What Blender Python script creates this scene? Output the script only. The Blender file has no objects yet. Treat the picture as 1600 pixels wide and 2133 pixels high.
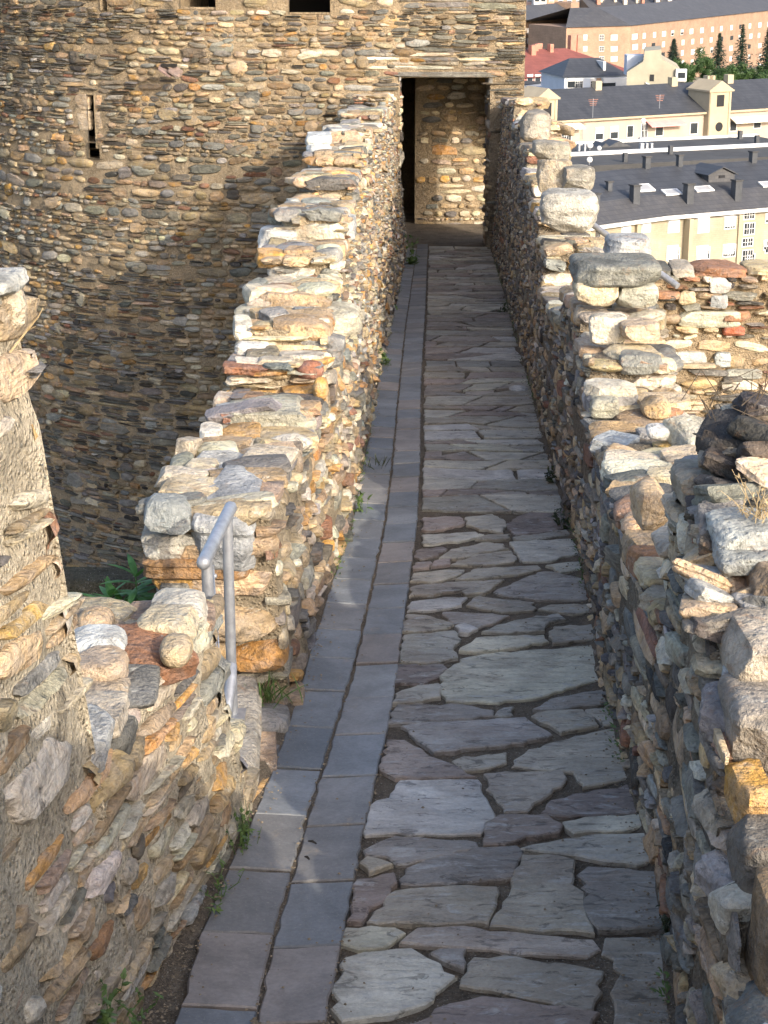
import bpy, math, random
import numpy as np
from mathutils import Vector, Matrix

R = np.random.default_rng(11)
random.seed(11)
scene = bpy.context.scene
COL = scene.collection
PI = math.pi

# ------------------------------------------------------------------ camera model (pixels of the 1600 x 2133 photo)
F, YH = 3700.0, -160.0
PITCH = math.atan((1066.5 - YH) / F)
CP, SP = math.cos(PITCH), math.sin(PITCH)
PA, PB = -1.90, -0.0955                      # walkway plane  z = PA + PB*y


def ray(x, y):
    u, v = (x - 800) / F, (1066.5 - y) / F
    return np.array([u, CP + v * SP, -SP + v * CP])


def aty(x, y, Y):
    r = ray(x, y)
    return Vector(r * (Y / r[1]))


def atz(x, y, Z):
    r = ray(x, y)
    return Vector(r * (Z / r[2]))


def onpath(x, y):
    r = ray(x, y)
    return Vector(r * (PA / (r[2] - PB * r[1])))


def pz(y):
    return PA + PB * np.minimum(np.asarray(y, float), 24.0)


LB = np.array([(-1.5, -3), (-.95, .5), (-.70, 2.0), (-.62, 2.5), (-.525, 3.22), (-.49, 3.5), (-.41, 4), (-.36, 4.5), (-.30, 5.25), (-.27, 6), (-.22, 6.9), (-.17, 7.63), (-.14, 8.8), (-.10, 10.17), (-.06, 12.03), (0, 14.06), (.12, 17.7), (.25, 22.3), (.30, 24.2)])
RB = np.array([(.30, -3), (.44, .5), (.51, 1.5), (.625, 3.22), (.70, 4.03), (.745, 5.6), (.80, 6.3), (.855, 7.19), (.90, 8.6), (.95, 10.17), (1.03, 12.03), (1.10, 14.06), (1.21, 16.85), (1.34, 20.34), (1.47, 24.2)])
GB = np.array([(-.42, 1.0), (-.30, 2.6), (-.27, 3.22), (-.26, 3.56), (-.22, 4.18), (-.16, 4.94), (-.10, 5.71), (-.05, 6.72), (0, 7.72), (.04, 9.04), (.08, 10.85), (.13, 12.97), (.19, 15.33), (.32, 19.76), (.45, 24.2)])
SB = np.array([(-.26, 1.0), (-.15, 2.6), (-.12, 3.22), (-.09, 3.68), (-.04, 4.38), (.03, 5.25), (.09, 6.51), (.15, 7.63), (.20, 9.3), (.24, 11.22), (.30, 13.49), (.40, 16.85), (.51, 20.96), (.60, 24.2)])
GL = np.array([(-.62, 1.0), (-.50, 2.6), (-.44, 3.22), (-.43, 3.63), (-.395, 4.0), (-.355, 4.34), (-.315, 4.86), (-.29, 5.25), (-.255, 6), (-.205, 6.9), (-.155, 7.63), (-.125, 8.8), (-.085, 10.17), (-.045, 12.03), (.015, 14.06), (.135, 17.7), (.265, 22.3), (.315, 24.2)])


def cx(T, y):
    return np.interp(y, T[:, 1], T[:, 0])


# ------------------------------------------------------------------ noise
def _h(i, j, k, s):
    n = (i * 374761393 + j * 668265263 + k * 2147483647 + s * 974634777) & 0xFFFFFFFF
    n = ((n ^ (n >> 13)) * 1274126177) & 0xFFFFFFFF
    n = n ^ (n >> 16)
    return (n & 0xFFFF) / 32767.5 - 1.0


def vn(P, s=0):
    P = np.asarray(P, float)
    i = np.floor(P).astype(np.int64)
    f = P - i
    f = f * f * (3 - 2 * f)
    o = 0
    for a in (0, 1):
        for b in (0, 1):
            for c in (0, 1):
                w = (f[:, 0] if a else 1 - f[:, 0]) * (f[:, 1] if b else 1 - f[:, 1]) * (f[:, 2] if c else 1 - f[:, 2])
                o = o + w * _h(i[:, 0] + a, i[:, 1] + b, i[:, 2] + c, s)
    return o


def fbm(P, s=0, o=3):
    P = np.asarray(P, float)
    r, a = 0, 1.0
    for k in range(o):
        r = r + a * vn(P, s + k * 17)
        P = P * 2.03 + 5.1
        a *= .5
    return r


# ------------------------------------------------------------------ object helpers
def props(o, label=None, cat=None, group=None, kind=None):
    if label: o['label'] = label
    if cat: o['category'] = cat
    if group: o['group'] = group
    if kind: o['kind'] = kind
    return o


def empty(name, loc, label=None, cat=None, group=None, kind=None):
    o = bpy.data.objects.new(name, None)
    o.location = loc
    COL.objects.link(o)
    return props(o, label, cat, group, kind)


ROOTLOC = {}


def link(name, me, mat, parent=None):
    o = bpy.data.objects.new(name, me)
    COL.objects.link(o)
    if mat is not None and len(me.materials) == 0: me.materials.append(mat)
    if parent is not None:
        o.parent = parent
        l = Vector((0, 0, 0))
        p = parent
        while p is not None:
            l += Vector(p.location)
            p = p.parent
        o.location = -l
    return o


def build(name, V, faces, mat, parent=None, col=None, smooth=True, sharp=None):
    """faces: list of int arrays (m,k) or lists"""
    me = bpy.data.meshes.new(name)
    V = np.asarray(V, np.float32)
    me.vertices.add(len(V))
    me.vertices.foreach_set('co', V.ravel())
    idx, tot = [], []
    for fa in faces:
        if isinstance(fa, np.ndarray):
            idx.append(fa.ravel())
            tot.append(np.full(len(fa), fa.shape[1], np.int32))
        else:
            idx.append(np.array(fa, np.int32))
            tot.append(np.array([len(fa)], np.int32))
    idx = np.concatenate(idx).astype(np.int32)
    tot = np.concatenate(tot).astype(np.int32)
    me.loops.add(len(idx))
    me.loops.foreach_set('vertex_index', idx)
    me.polygons.add(len(tot))
    st = np.concatenate([[0], np.cumsum(tot)[:-1]]).astype(np.int32)
    me.polygons.foreach_set('loop_start', st)
    me.polygons.foreach_set('loop_total', tot)
    me.polygons.foreach_set('use_smooth', np.full(len(tot), bool(smooth)))
    me.update(calc_edges=True)
    me.validate()
    if sharp is not None:
        me.set_sharp_from_angle(angle=math.radians(sharp))
    if col is not None:
        at = me.color_attributes.new('Col', 'FLOAT_COLOR', 'POINT')
        c = np.ones((len(V), 4), np.float32)
        c[:, :3] = col
        at.data.foreach_set('color', c.ravel())
    return link(name, me, mat, parent)


class MB:
    """collects simple solids for one mesh"""
    def __init__(s): s.v, s.f = [], []

    def add(s, vs, fs):
        n = len(s.v)
        s.v += [tuple(a) for a in vs]
        s.f += [[i + n for i in q] for q in fs]
        return s

    def box(s, o, u, v, w):
        """o corner, u v w edge vectors"""
        o, u, v, w = Vector(o), Vector(u), Vector(v), Vector(w)
        p = [o, o + u, o + u + v, o + v, o + w, o + u + w, o + u + v + w, o + v + w]
        q = [[0, 3, 2, 1], [4, 5, 6, 7], [0, 1, 5, 4], [1, 2, 6, 5], [2, 3, 7, 6], [3, 0, 4, 7]]
        if u.cross(v).dot(w) < 0: q = [x[::-1] for x in q]
        return s.add(p, q)

    def cbox(s, c, sx, sy, sz):
        c = Vector(c)
        return s.box(c - Vector((sx / 2, sy / 2, sz / 2)), (sx, 0, 0), (0, sy, 0), (0, 0, sz))

    def tube(s, pts, r, n=12, cap=True):
        pts = [Vector(p) for p in pts]
        rs = r if isinstance(r, (list, tuple)) else [r] * len(pts)
        vs, fs = [], []
        for i, p in enumerate(pts):
            d = (pts[min(i + 1, len(pts) - 1)] - pts[max(i - 1, 0)]).normalized()
            a = d.orthogonal().normalized() if i == 0 else (pa - d * pa.dot(d)).normalized()
            pa = a
            b = d.cross(a)
            for k in range(n):
                t = 2 * PI * k / n
                vs.append(p + (a * math.cos(t) + b * math.sin(t)) * rs[i])
        for i in range(len(pts) - 1):
            for k in range(n):
                fs.append([i * n + k, i * n + (k + 1) % n, (i + 1) * n + (k + 1) % n, (i + 1) * n + k])
        if cap:
            fs.append(list(range(n))[::-1])
            fs.append([(len(pts) - 1) * n + k for k in range(n)])
        return s.add(vs, fs)

    def prism(s, poly, w):
        """extrude a 3-D polygon by vector w"""
        w = Vector(w)
        n = len(poly)
        p = [Vector(a) for a in poly]
        return s.add(p + [a + w for a in p], [list(range(n))[::-1], [n + i for i in range(n)]] + [[i, (i + 1) % n, n + (i + 1) % n, n + i] for i in range(n)])

    def out(s, name, mat, parent=None, smooth=False, sharp=None):
        return build(name, np.array([tuple(a) for a in s.v]), s.f, mat, parent, smooth=smooth, sharp=sharp)


# ------------------------------------------------------------------ materials
def nmat(name):
    m = bpy.data.materials.new(name)
    m.use_nodes = True
    nt = m.node_tree
    b = nt.nodes['Principled BSDF']
    return m, nt, b


class N:
    def __init__(s, nt): s.nt = nt

    def n(s, t, **k):
        x = s.nt.nodes.new(t)
        for a, b in k.items():
            if a.startswith('i_'):
                x.inputs[a[2:].replace('_', ' ')].default_value = b
            else:
                setattr(x, a, b)
        return x

    def l(s, a, b): s.nt.links.new(a, b)

    def pos(s, sc=(1, 1, 1)):
        g = s.n('ShaderNodeNewGeometry')
        m = s.n('ShaderNodeMapping')
        m.inputs['Scale'].default_value = sc
        s.l(g.outputs['Position'], m.inputs['Vector'])
        return m.outputs['Vector']

    def noise(s, vec, sc, det=4, rough=.55, dist=0):
        x = s.n('ShaderNodeTexNoise')
        x.inputs['Scale'].default_value = sc
        x.inputs['Detail'].default_value = det
        x.inputs['Roughness'].default_value = rough
        x.inputs['Distortion'].default_value = dist
        s.l(vec, x.inputs['Vector'])
        return x.outputs['Fac']

    def vor(s, vec, sc, feature='F1'):
        x = s.n('ShaderNodeTexVoronoi')
        x.feature = feature
        x.inputs['Scale'].default_value = sc
        s.l(vec, x.inputs['Vector'])
        return x.outputs['Distance']

    def ramp(s, fac, stops):
        x = s.n('ShaderNodeValToRGB')
        e = x.color_ramp.elements
        while len(e) < len(stops): e.new(.5)
        for i, (p, c) in enumerate(stops):
            e[i].position = p
            e[i].color = (c, c, c, 1) if isinstance(c, (int, float)) else (*c, 1)
        s.l(fac, x.inputs['Fac'])
        return x.outputs['Color']

    def mix(s, a, b, fac, mode='MIX'):
        x = s.n('ShaderNodeMix')
        x.data_type = 'RGBA'
        x.blend_type = mode
        for v, i in ((a, 6), (b, 7)):
            if isinstance(v, tuple): x.inputs[i].default_value = (*v, 1)
            else: s.l(v, x.inputs[i])
        if isinstance(fac, (int, float)): x.inputs[0].default_value = fac
        else: s.l(fac, x.inputs[0])
        return x.outputs[2]

    def math(s, op, a, b=None):
        x = s.n('ShaderNodeMath', operation=op)
        for v, i in ((a, 0), (b, 1)):
            if v is None: continue
            if isinstance(v, (int, float)): x.inputs[i].default_value = v
            else: s.l(v, x.inputs[i])
        return x.outputs[0]

    def bump(s, h, st, dist, nrm=None):
        x = s.n('ShaderNodeBump')
        x.inputs['Strength'].default_value = st
        x.inputs['Distance'].default_value = dist
        s.l(h, x.inputs['Height'])
        if nrm is not None: s.l(nrm, x.inputs['Normal'])
        return x.outputs['Normal']


def stone_mat(name, layer=(7, 7, 40), k=1.0, lichen=.5, hue=1.0, fine=1.0, layamt=.7):
    m, nt, b = nmat(name)
    n = N(nt)
    at = n.n('ShaderNodeAttribute', attribute_name='Col')
    p = n.pos()
    pl = n.pos(layer)
    big = n.noise(p, 5.5 * k, 4, .6)
    lay = n.noise(pl, 1.0 * k, 5, .65, .6)
    fin = n.noise(p, 70 * k, 4, .7)
    med = n.noise(p, 19 * k, 5, .65, .4)
    c = n.mix(at.outputs['Color'], n.ramp(big, [(.3, .72), (.7, 1.22)]), 1.0, 'MULTIPLY')
    c = n.mix(c, n.ramp(lay, [(.36, .50), (.5, 1.0), (.68, 1.22)]), .75, 'MULTIPLY')
    c = n.mix(c, n.ramp(fin, [(.35, .72), (.6, 1.15)]), .7, 'MULTIPLY')
    # rusty staining and grey lichen with a shape of its own
    gw = n.ramp(n.noise(p, 16 * k, 5, .7, .5), [(.42, 0.0), (.6, 1.0)])
    hs = n.n('ShaderNodeHueSaturation')
    hs.inputs['Saturation'].default_value = .7
    hs.inputs['Value'].default_value = .85
    n.l(c, hs.inputs['Color'])
    c = n.mix(c, hs.outputs[0], n.math('MULTIPLY', gw, .8))
    st = n.ramp(n.noise(n.pos((1, 1, 1.6)), 8.0 * k, 5, .7, .8), [(.58, 0.0), (.72, 1.0)])
    c = n.mix(c, (.30, .15, .06), n.math('MULTIPLY', st, .45 * hue))
    li = n.ramp(n.noise(p, 13 * k, 6, .75, .3), [(.60, 0.0), (.68, 1.0)])
    c = n.mix(c, (.50, .49, .43), n.math('MULTIPLY', li, .75 * lichen))
    bl = n.ramp(n.noise(p, 10 * k + 3, 6, .72, .5), [(.30, 1.0), (.40, 0.0)])
    c = n.mix(c, (.03, .026, .02), n.math('MULTIPLY', bl, .8))
    n.l(c, b.inputs['Base Color'])
    b.inputs['Roughness'].default_value = .88
    b.inputs['Specular IOR Level'].default_value = .25
    pit = n.ramp(n.vor(p, 42 * k), [(.0, 0.0), (.35, 1.0)])
    h = n.math('ADD', n.math('MULTIPLY', lay, layamt), n.math('MULTIPLY', med, 1.1))
    h = n.math('ADD', h, n.math('MULTIPLY', fin, .4))
    h = n.math('ADD', h, n.math('MULTIPLY', pit, .18))
    n.l(n.bump(h, 1.0, .022 * fine), b.inputs['Normal'])
    return m


def mortar_mat(name, base=(.50, .41, .27), k=1.0, dark=.5, bd=.02):
    m, nt, b = nmat(name)
    n = N(nt)
    p = n.pos()
    big = n.noise(p, 3.0 * k, 5, .65)
    fin = n.noise(p, 55 * k, 5, .75)
    med = n.noise(p, 21 * k, 6, .75)
    ve = n.ramp(n.vor(p, 85 * k), [(.05, 1.0), (.5, 0.0)])
    c = n.mix(tuple(a * .62 for a in base), tuple(min(1, a * 1.18) for a in base), n.ramp(big, [(.3, 0.0), (.62, 1.0)]))
    c = n.mix(c, (.24, .21, .16), n.math('MULTIPLY', n.ramp(med, [(.54, 0.0), (.66, 1.0)]), .55))
    c = n.mix(c, n.ramp(fin, [(.32, .55), (.62, 1.15)]), .8, 'MULTIPLY')
    dk = n.ramp(n.noise(p, 4.3 * k, 6, .75, .8), [(.56, 0.0), (.64, 1.0)])
    c = n.mix(c, (.05, .045, .036), n.math('MULTIPLY', dk, dark))
    sp = n.ramp(n.noise(p, 120 * k, 2, .5), [(.66, 0.0), (.7, 1.0)])
    c = n.mix(c, (.62, .58, .48), n.math('MULTIPLY', sp, .6))
    n.l(c, b.inputs['Base Color'])
    b.inputs['Roughness'].default_value = .95
    b.inputs['Specular IOR Level'].default_value = .15
    h = n.math('ADD', n.math('MULTIPLY', med, 1.0), n.math('MULTIPLY', fin, .9))
    h = n.math('ADD', h, n.math('MULTIPLY', ve, .5))
    n.l(n.bump(h, 1.0, bd), b.inputs['Normal'])
    return m


def slab_mat():
    m, nt, b = nmat('flagstone')
    n = N(nt)
    at = n.n('ShaderNodeAttribute', attribute_name='Col')
    p = n.pos()
    big = n.noise(p, 4.0, 5, .6, .8)
    lay = n.noise(n.pos((5, 14, 14)), 1.6, 6, .7, 1.4)
    fin = n.noise(p, 85, 4, .7)
    med = n.noise(n.pos((1, 2.2, 2.2)), 11, 6, .7, 1.2)
    c = n.mix(at.outputs['Color'], n.ramp(big, [(.32, .62), (.68, 1.3)]), .9, 'MULTIPLY')
    pur = n.ramp(n.noise(p, 3.1, 3, .6, .3), [(.48, 0.0), (.62, 1.0)])
    c = n.mix(c, (.21, .165, .17), n.math('MULTIPLY', pur, .15))
    warm = n.ramp(n.noise(p, 5.2, 4, .6, .5), [(.5, 0.0), (.68, 1.0)])
    c = n.mix(c, (.26, .20, .145), n.math('MULTIPLY', warm, .42))
    pale = n.ramp(lay, [(.54, 0.0), (.64, 1.0)])
    c = n.mix(c, (.44, .435, .41), n.math('MULTIPLY', pale, .6))
    crack = n.ramp(med, [(.38, .30), (.44, 1.0)])
    c = n.mix(c, crack, .65, 'MULTIPLY')
    c = n.mix(c, n.ramp(fin, [(.3, .78), (.65, 1.12)]), .7, 'MULTIPLY')
    n.l(c, b.inputs['Base Color'])
    n.l(n.ramp(med, [(.3, .80), (.7, .55)]), b.inputs['Roughness'])
    b.inputs['Specular IOR Level'].default_value = .35
    # stepped cleavage layers
    stp = n.math('SNAP', lay, .055)
    h = n.math('ADD', n.math('MULTIPLY', stp, 1.6), n.math('ADD', n.math('MULTIPLY', med, .35), n.math('MULTIPLY', fin, .12)))
    n.l(n.bump(h, 1.0, .022), b.inputs['Normal'])
    return m


def tile_mat():
    m, nt, b = nmat('slate_tile')
    n = N(nt)
    at = n.n('ShaderNodeAttribute', attribute_name='Col')
    p = n.pos()
    c = n.mix(at.outputs['Color'], n.ramp(n.noise(p, 5, 5, .65, .5), [(.3, .80), (.7, 1.2)]), 1.0, 'MULTIPLY')
    c = n.mix(c, n.ramp(n.noise(p, 90, 3, .6), [(.3, .86), (.7, 1.1)]), 1.0, 'MULTIPLY')
    st = n.ramp(n.noise(n.pos((2, 1, 1)), 9, 6, .75, .8), [(.60, 0.0), (.72, 1.0)])
    c = n.mix(c, (.27, .22, .165), n.math('MULTIPLY', st, .6))
    pt = n.ramp(n.noise(p, 2.3, 5, .7, .8), [(.40, .72), (.62, 1.18)])
    c = n.mix(c, pt, .8, 'MULTIPLY')
    gr = n.ramp(n.noise(p, 210, 2, .5), [(.64, 0.0), (.70, 1.0)])
    c = n.mix(c, (.30, .27, .22), n.math('MULTIPLY', gr, .6))
    n.l(c, b.inputs['Base Color'])
    b.inputs['Roughness'].default_value = .55
    b.inputs['Specular IOR Level'].default_value = .4
    h = n.math('ADD', n.noise(p, 14, 5, .6), n.math('MULTIPLY', n.noise(p, 120, 3, .6), .2))
    n.l(n.bump(h, .35, .008), b.inputs['Normal'])
    return m


def flat_mat(name, col, rough=.8, var=.18, sc=2.0, bump=0.0, metal=0.0, spec=.3, vec=(1, 1, 1)):
    m, nt, b = nmat(name)
    n = N(nt)
    p = n.pos(vec)
    f = n.noise(p, sc, 5, .65)
    c = n.mix(col, n.ramp(f, [(.3, 1 - var), (.7, 1 + var)]), 1.0, 'MULTIPLY')
    n.l(c, b.inputs['Base Color'])
    b.inputs['Roughness'].default_value = rough
    b.inputs['Metallic'].default_value = metal
    b.inputs['Specular IOR Level'].default_value = spec
    if bump:
        n.l(n.bump(n.noise(p, sc * 4, 5, .7), .8, bump), b.inputs['Normal'])
    return m


def course_mat(name, c1, c2, h, w, rough=.85):
    """brick / slate courses in world space: rows along z"""
    m, nt, b = nmat(name)
    n = N(nt)
    g = n.n('ShaderNodeNewGeometry')
    s = n.n('ShaderNodeSeparateXYZ')
    n.l(g.outputs['Position'], s.inputs[0])
    cmb = n.n('ShaderNodeCombineXYZ')
    n.l(n.math('ADD', s.outputs[0], n.math('MULTIPLY', s.outputs[1], .8)), cmb.inputs[0])
    n.l(s.outputs[2], cmb.inputs[1])
    t = n.n('ShaderNodeTexBrick')
    t.inputs['Color1'].default_value = (*c1, 1)
    t.inputs['Color2'].default_value = (*c2, 1)
    t.inputs['Mortar'].default_value = (*[a * .75 for a in c1], 1)
    t.inputs['Scale'].default_value = 1.0
    t.inputs['Brick Width'].default_value = w
    t.inputs['Row Height'].default_value = h
    t.inputs['Mortar Size'].default_value = h * .06
    n.l(cmb.outputs[0], t.inputs['Vector'])
    c = n.mix(t.outputs['Color'], n.ramp(n.noise(n.pos(), .35, 6, .7), [(.3, .78), (.7, 1.2)]), 1.0, 'MULTIPLY')
    n.l(c, b.inputs['Base Color'])
    b.inputs['Roughness'].default_value = rough
    return m


def leaf_mat(name, c1, c2, sc=14):
    m, nt, b = nmat(name)
    n = N(nt)
    f = n.noise(n.pos(), sc, 3, .6)
    c = n.mix(c1, c2, n.ramp(f, [(.35, 0.0), (.65, 1.0)]))
    n.l(c, b.inputs['Base Color'])
    b.inputs['Roughness'].default_value = .6
    tr = n.n('ShaderNodeBsdfTranslucent')
    n.l(c, tr.inputs['Color'])
    mx = n.n('ShaderNodeMixShader')
    mx.inputs[0].default_value = .25
    n.l(b.outputs[0], mx.inputs[1])
    n.l(tr.outputs[0], mx.inputs[2])
    n.l(mx.outputs[0], nt.nodes['Material Output'].inputs['Surface'])
    return m


M = {}
M['stone'] = stone_mat('rubble_stone')
M['stone_far'] = stone_mat('tower_stone', layer=(5, 5, 26), k=.8, lichen=.35, fine=1.2)
M['block'] = stone_mat('block_stone', layer=(6, 6, 18), k=1.0, lichen=.8, fine=1.2, layamt=.35)
M['mortar'] = mortar_mat('lime_mortar', base=(.40, .325, .22), dark=.85, bd=.028)
M['mortar_rough'] = mortar_mat('rough_mortar', base=(.58, .50, .37), k=1.0, dark=.5, bd=.03)
M['mortar_shade'] = mortar_mat('shade_dark_mortar', base=(.26, .215, .155), dark=.75, bd=.028)  # mortar darkened for the shaded right wall, shade put into its colour
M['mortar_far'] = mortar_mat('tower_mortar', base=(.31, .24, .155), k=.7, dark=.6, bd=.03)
M['slab'] = slab_mat()
M['tile'] = tile_mat()
M['soil'] = mortar_mat('path_bedding', base=(.165, .132, .095), k=1.6, dark=.4, bd=.012)
M['moss'] = mortar_mat('mossy_rock', base=(.13, .115, .075), k=1.2, dark=.5, bd=.03)
M['black'] = flat_mat('twig_and_painted_dark', (.012, .011, .010), .95, .2)  # black of the twigs, and darkness painted into the tower's hollows
M['steel'] = flat_mat('galvanised_steel', (.30, .31, .33), .48, .25, 25, .0008, .5, .5)
M['leaf'] = leaf_mat('weed_leaf', (.06, .11, .025), (.13, .20, .05), 40)
M['leaf_bright'] = leaf_mat('fresh_leaf', (.06, .17, .03), (.14, .30, .07), 25)
M['dry'] = leaf_mat('dry_stem', (.34, .25, .13), (.50, .40, .24), 40)
M['moss_leaf'] = leaf_mat('moss_clump', (.022, .03, .010), (.06, .075, .022), 60)

# palettes (linear albedo)
PAL = {
    'slate': [(.21, .195, .165), (.17, .16, .14), (.26, .24, .195), (.14, .13, .115), (.29, .265, .21), (.21, .175, .13), (.32, .285, .22)],
    'tan': [(.43, .31, .175), (.50, .37, .21), (.36, .26, .145), (.46, .32, .165), (.54, .42, .26), (.35, .27, .17)],
    'cream': [(.57, .49, .34), (.54, .44, .28), (.58, .52, .40), (.48, .42, .31)],
    'ochre': [(.52, .29, .08), (.44, .24, .08), (.56, .34, .12)],
    'rust': [(.30, .15, .08), (.26, .13, .08), (.36, .22, .13)],
    'grey': [(.31, .30, .27), (.25, .245, .225), (.40, .39, .355), (.22, .215, .20)],
    'dark': [(.09, .075, .06), (.12, .10, .085), (.07, .065, .06)],
}


def pick(w, r):
    ks = list(w)
    k = ks[r.choice(len(ks), p=np.array([w[a] for a in ks]) / sum(w.values()))]
    c = np.array(PAL[k][r.integers(len(PAL[k]))])
    return np.clip(c * r.uniform(.82, 1.18), .02, .8) * (1 + r.normal(0, .03, 3))


W_SUN = {'slate': .24, 'tan': .34, 'cream': .22, 'ochre': .09, 'rust': .04, 'grey': .07}
W_TOWER_COB = {'tan': .46, 'cream': .17, 'ochre': .06, 'rust': .04, 'grey': .17, 'slate': .10}
W_TOWER_SL = {'slate': .60, 'tan': .18, 'dark': .08, 'rust': .04, 'grey': .10}
W_SHADE = {'slate': .36, 'tan': .36, 'grey': .08, 'dark': .05, 'rust': .05, 'cream': .12}  # darker mix for shaded faces, shade put into the stone colours


# ------------------------------------------------------------------ masonry
def make_stones(L, mapfn, N_=12, seed=0):
    """L: list of (s,t,a,b,rot,d,q,col); q roundness 0 slate .. 1 cobble"""
    r = np.random.default_rng(seed + 5)
    A = np.array([x[:7] for x in L], float)
    C = np.array([x[7] for x in L], float)
    m = len(A)
    s, t, a, b, rot, d, q = A.T
    th = np.linspace(0, 2 * PI, N_, endpoint=False)[None, :] + r.normal(0, .10, (m, N_))
    ex = (4.5 - 2.3 * q)[:, None]
    c, si = np.cos(th), np.sin(th)
    rr = (np.abs(c) ** ex + np.abs(si) ** ex) ** (-1 / ex)
    rad = 1 + r.normal(0, 1, (m, N_)) * (.085 - .05 * q)[:, None]
    x, y = a[:, None] * rr * c * rad, b[:, None] * rr * si * rad
    tx, ty = r.normal(0, .35, m), r.normal(0, .30, m)
    ringsA = np.array([(1.0, -.9), (1.0, .35), (.90, .92), (.55, 1.0)])
    ringsB = np.array([(1.0, -.9), (1.0, .0), (.86, .60), (.50, .93)])
    VV = []
    cr, sr = np.cos(rot)[:, None], np.sin(rot)[:, None]
    for k in range(4):
        sc = ringsA[k, 0] * (1 - q) + ringsB[k, 0] * q
        de = ringsA[k, 1] * (1 - q) + ringsB[k, 1] * q
        xs, ys = x * sc[:, None], y * sc[:, None]
        ds = d[:, None] * de[:, None] + 0 * xs
        if k >= 1:
            ds = ds + d[:, None] * (tx[:, None] * xs / a[:, None] + ty[:, None] * ys / b[:, None]) * (1 - .5 * q)[:, None] * (.5 if k == 1 else 1)
            ds = ds + r.normal(0, 1, xs.shape) * d[:, None] * (.13 - .09 * q)[:, None]
        VV.append(np.stack([s[:, None] + xs * cr - ys * sr, t[:, None] + xs * sr + ys * cr, ds], -1))
    VV.append(np.stack([s, t, d * 1.02], -1)[:, None, :])
    P = np.concatenate(VV, 1)
    per = 4 * N_ + 1
    P = P.reshape(-1, 3)
    W = mapfn(P[:, 0], P[:, 1], P[:, 2])
    base = (np.arange(m) * per)[:, None, None]
    i = np.arange(N_)
    qd = []
    for k in range(3):
        qd.append(np.stack([k * N_ + i, k * N_ + (i + 1) % N_, (k + 1) * N_ + (i + 1) % N_, (k + 1) * N_ + i], -1))
    qd = (base + np.concatenate(qd)[None]).reshape(-1, 4)
    tr = (base + np.stack([3 * N_ + i, 3 * N_ + (i + 1) % N_, np.full(N_, 4 * N_)], -1)[None]).reshape(-1, 3)
    return W, [qd, tr], np.repeat(C, per, 0)


def courses(s0, s1, t0, t1, h, weights, seed, gap=.010, skip=.08, asp=(1.2, 3.2), slate=.45, d=(.012, .03), top=None, wsl=None, nscale=.9, cob=.5):
    """irregular coursed rubble"""
    r = np.random.default_rng(seed)
    out = []
    t = t0
    row = 0
    while t < t1:
        hh = h * float(np.clip(r.lognormal(0, .32), .5, 1.9))
        s = s0 - r.uniform(0, h)
        while s < s1:
            sl = vn(np.array([[s * nscale, t * nscale * 1.4, 3.3]]), seed)[0] * .5 + .5
            isl = sl > 1 - slate if r.random() > .25 else r.random() < slate
            w = hh * r.uniform(*asp) * (1.25 if isl else .9)
            und = .35 * h * float(vn(np.array([[s * 1.3, row * .13, 1.7]]), seed + 3)[0])
            if r.random() > skip:
                if isl:
                    k = r.choice([1, 2, 2, 3]) if hh > h * .8 else r.choice([1, 2])
                    for j in range(k):
                        b = hh / k
                        off = r.uniform(-.15, .15) * w
                        ww = w * r.uniform(.75, 1.05)
                        out.append((s + w / 2 + off, t + b * (j + .5) + und, (ww - gap) / 2, max(.006, (b - gap * .7) / 2 * r.uniform(.8, 1.05)), r.normal(0, .03), r.uniform(*d), r.uniform(0, .3), pick(wsl or weights, r)))
                else:
                    b = hh * r.uniform(.72, 1.02)
                    q = r.uniform(.5, 1) if r.random() < cob else r.uniform(.05, .4)
                    out.append((s + w / 2, t + hh / 2 + und + r.normal(0, .05) * hh, (w - gap) / 2 * r.uniform(.85, 1), (b - gap) / 2, r.normal(0, .09), r.uniform(*d) * 1.15, q, pick(weights, r)))
            s += w
        t += hh
        row += 1
    if top is not None:
        o2 = []
        for x in out:
            H = top(x[0])
            if x[1] + x[3] * .6 < H: o2.append(x)
        out = o2
    return out


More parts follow.
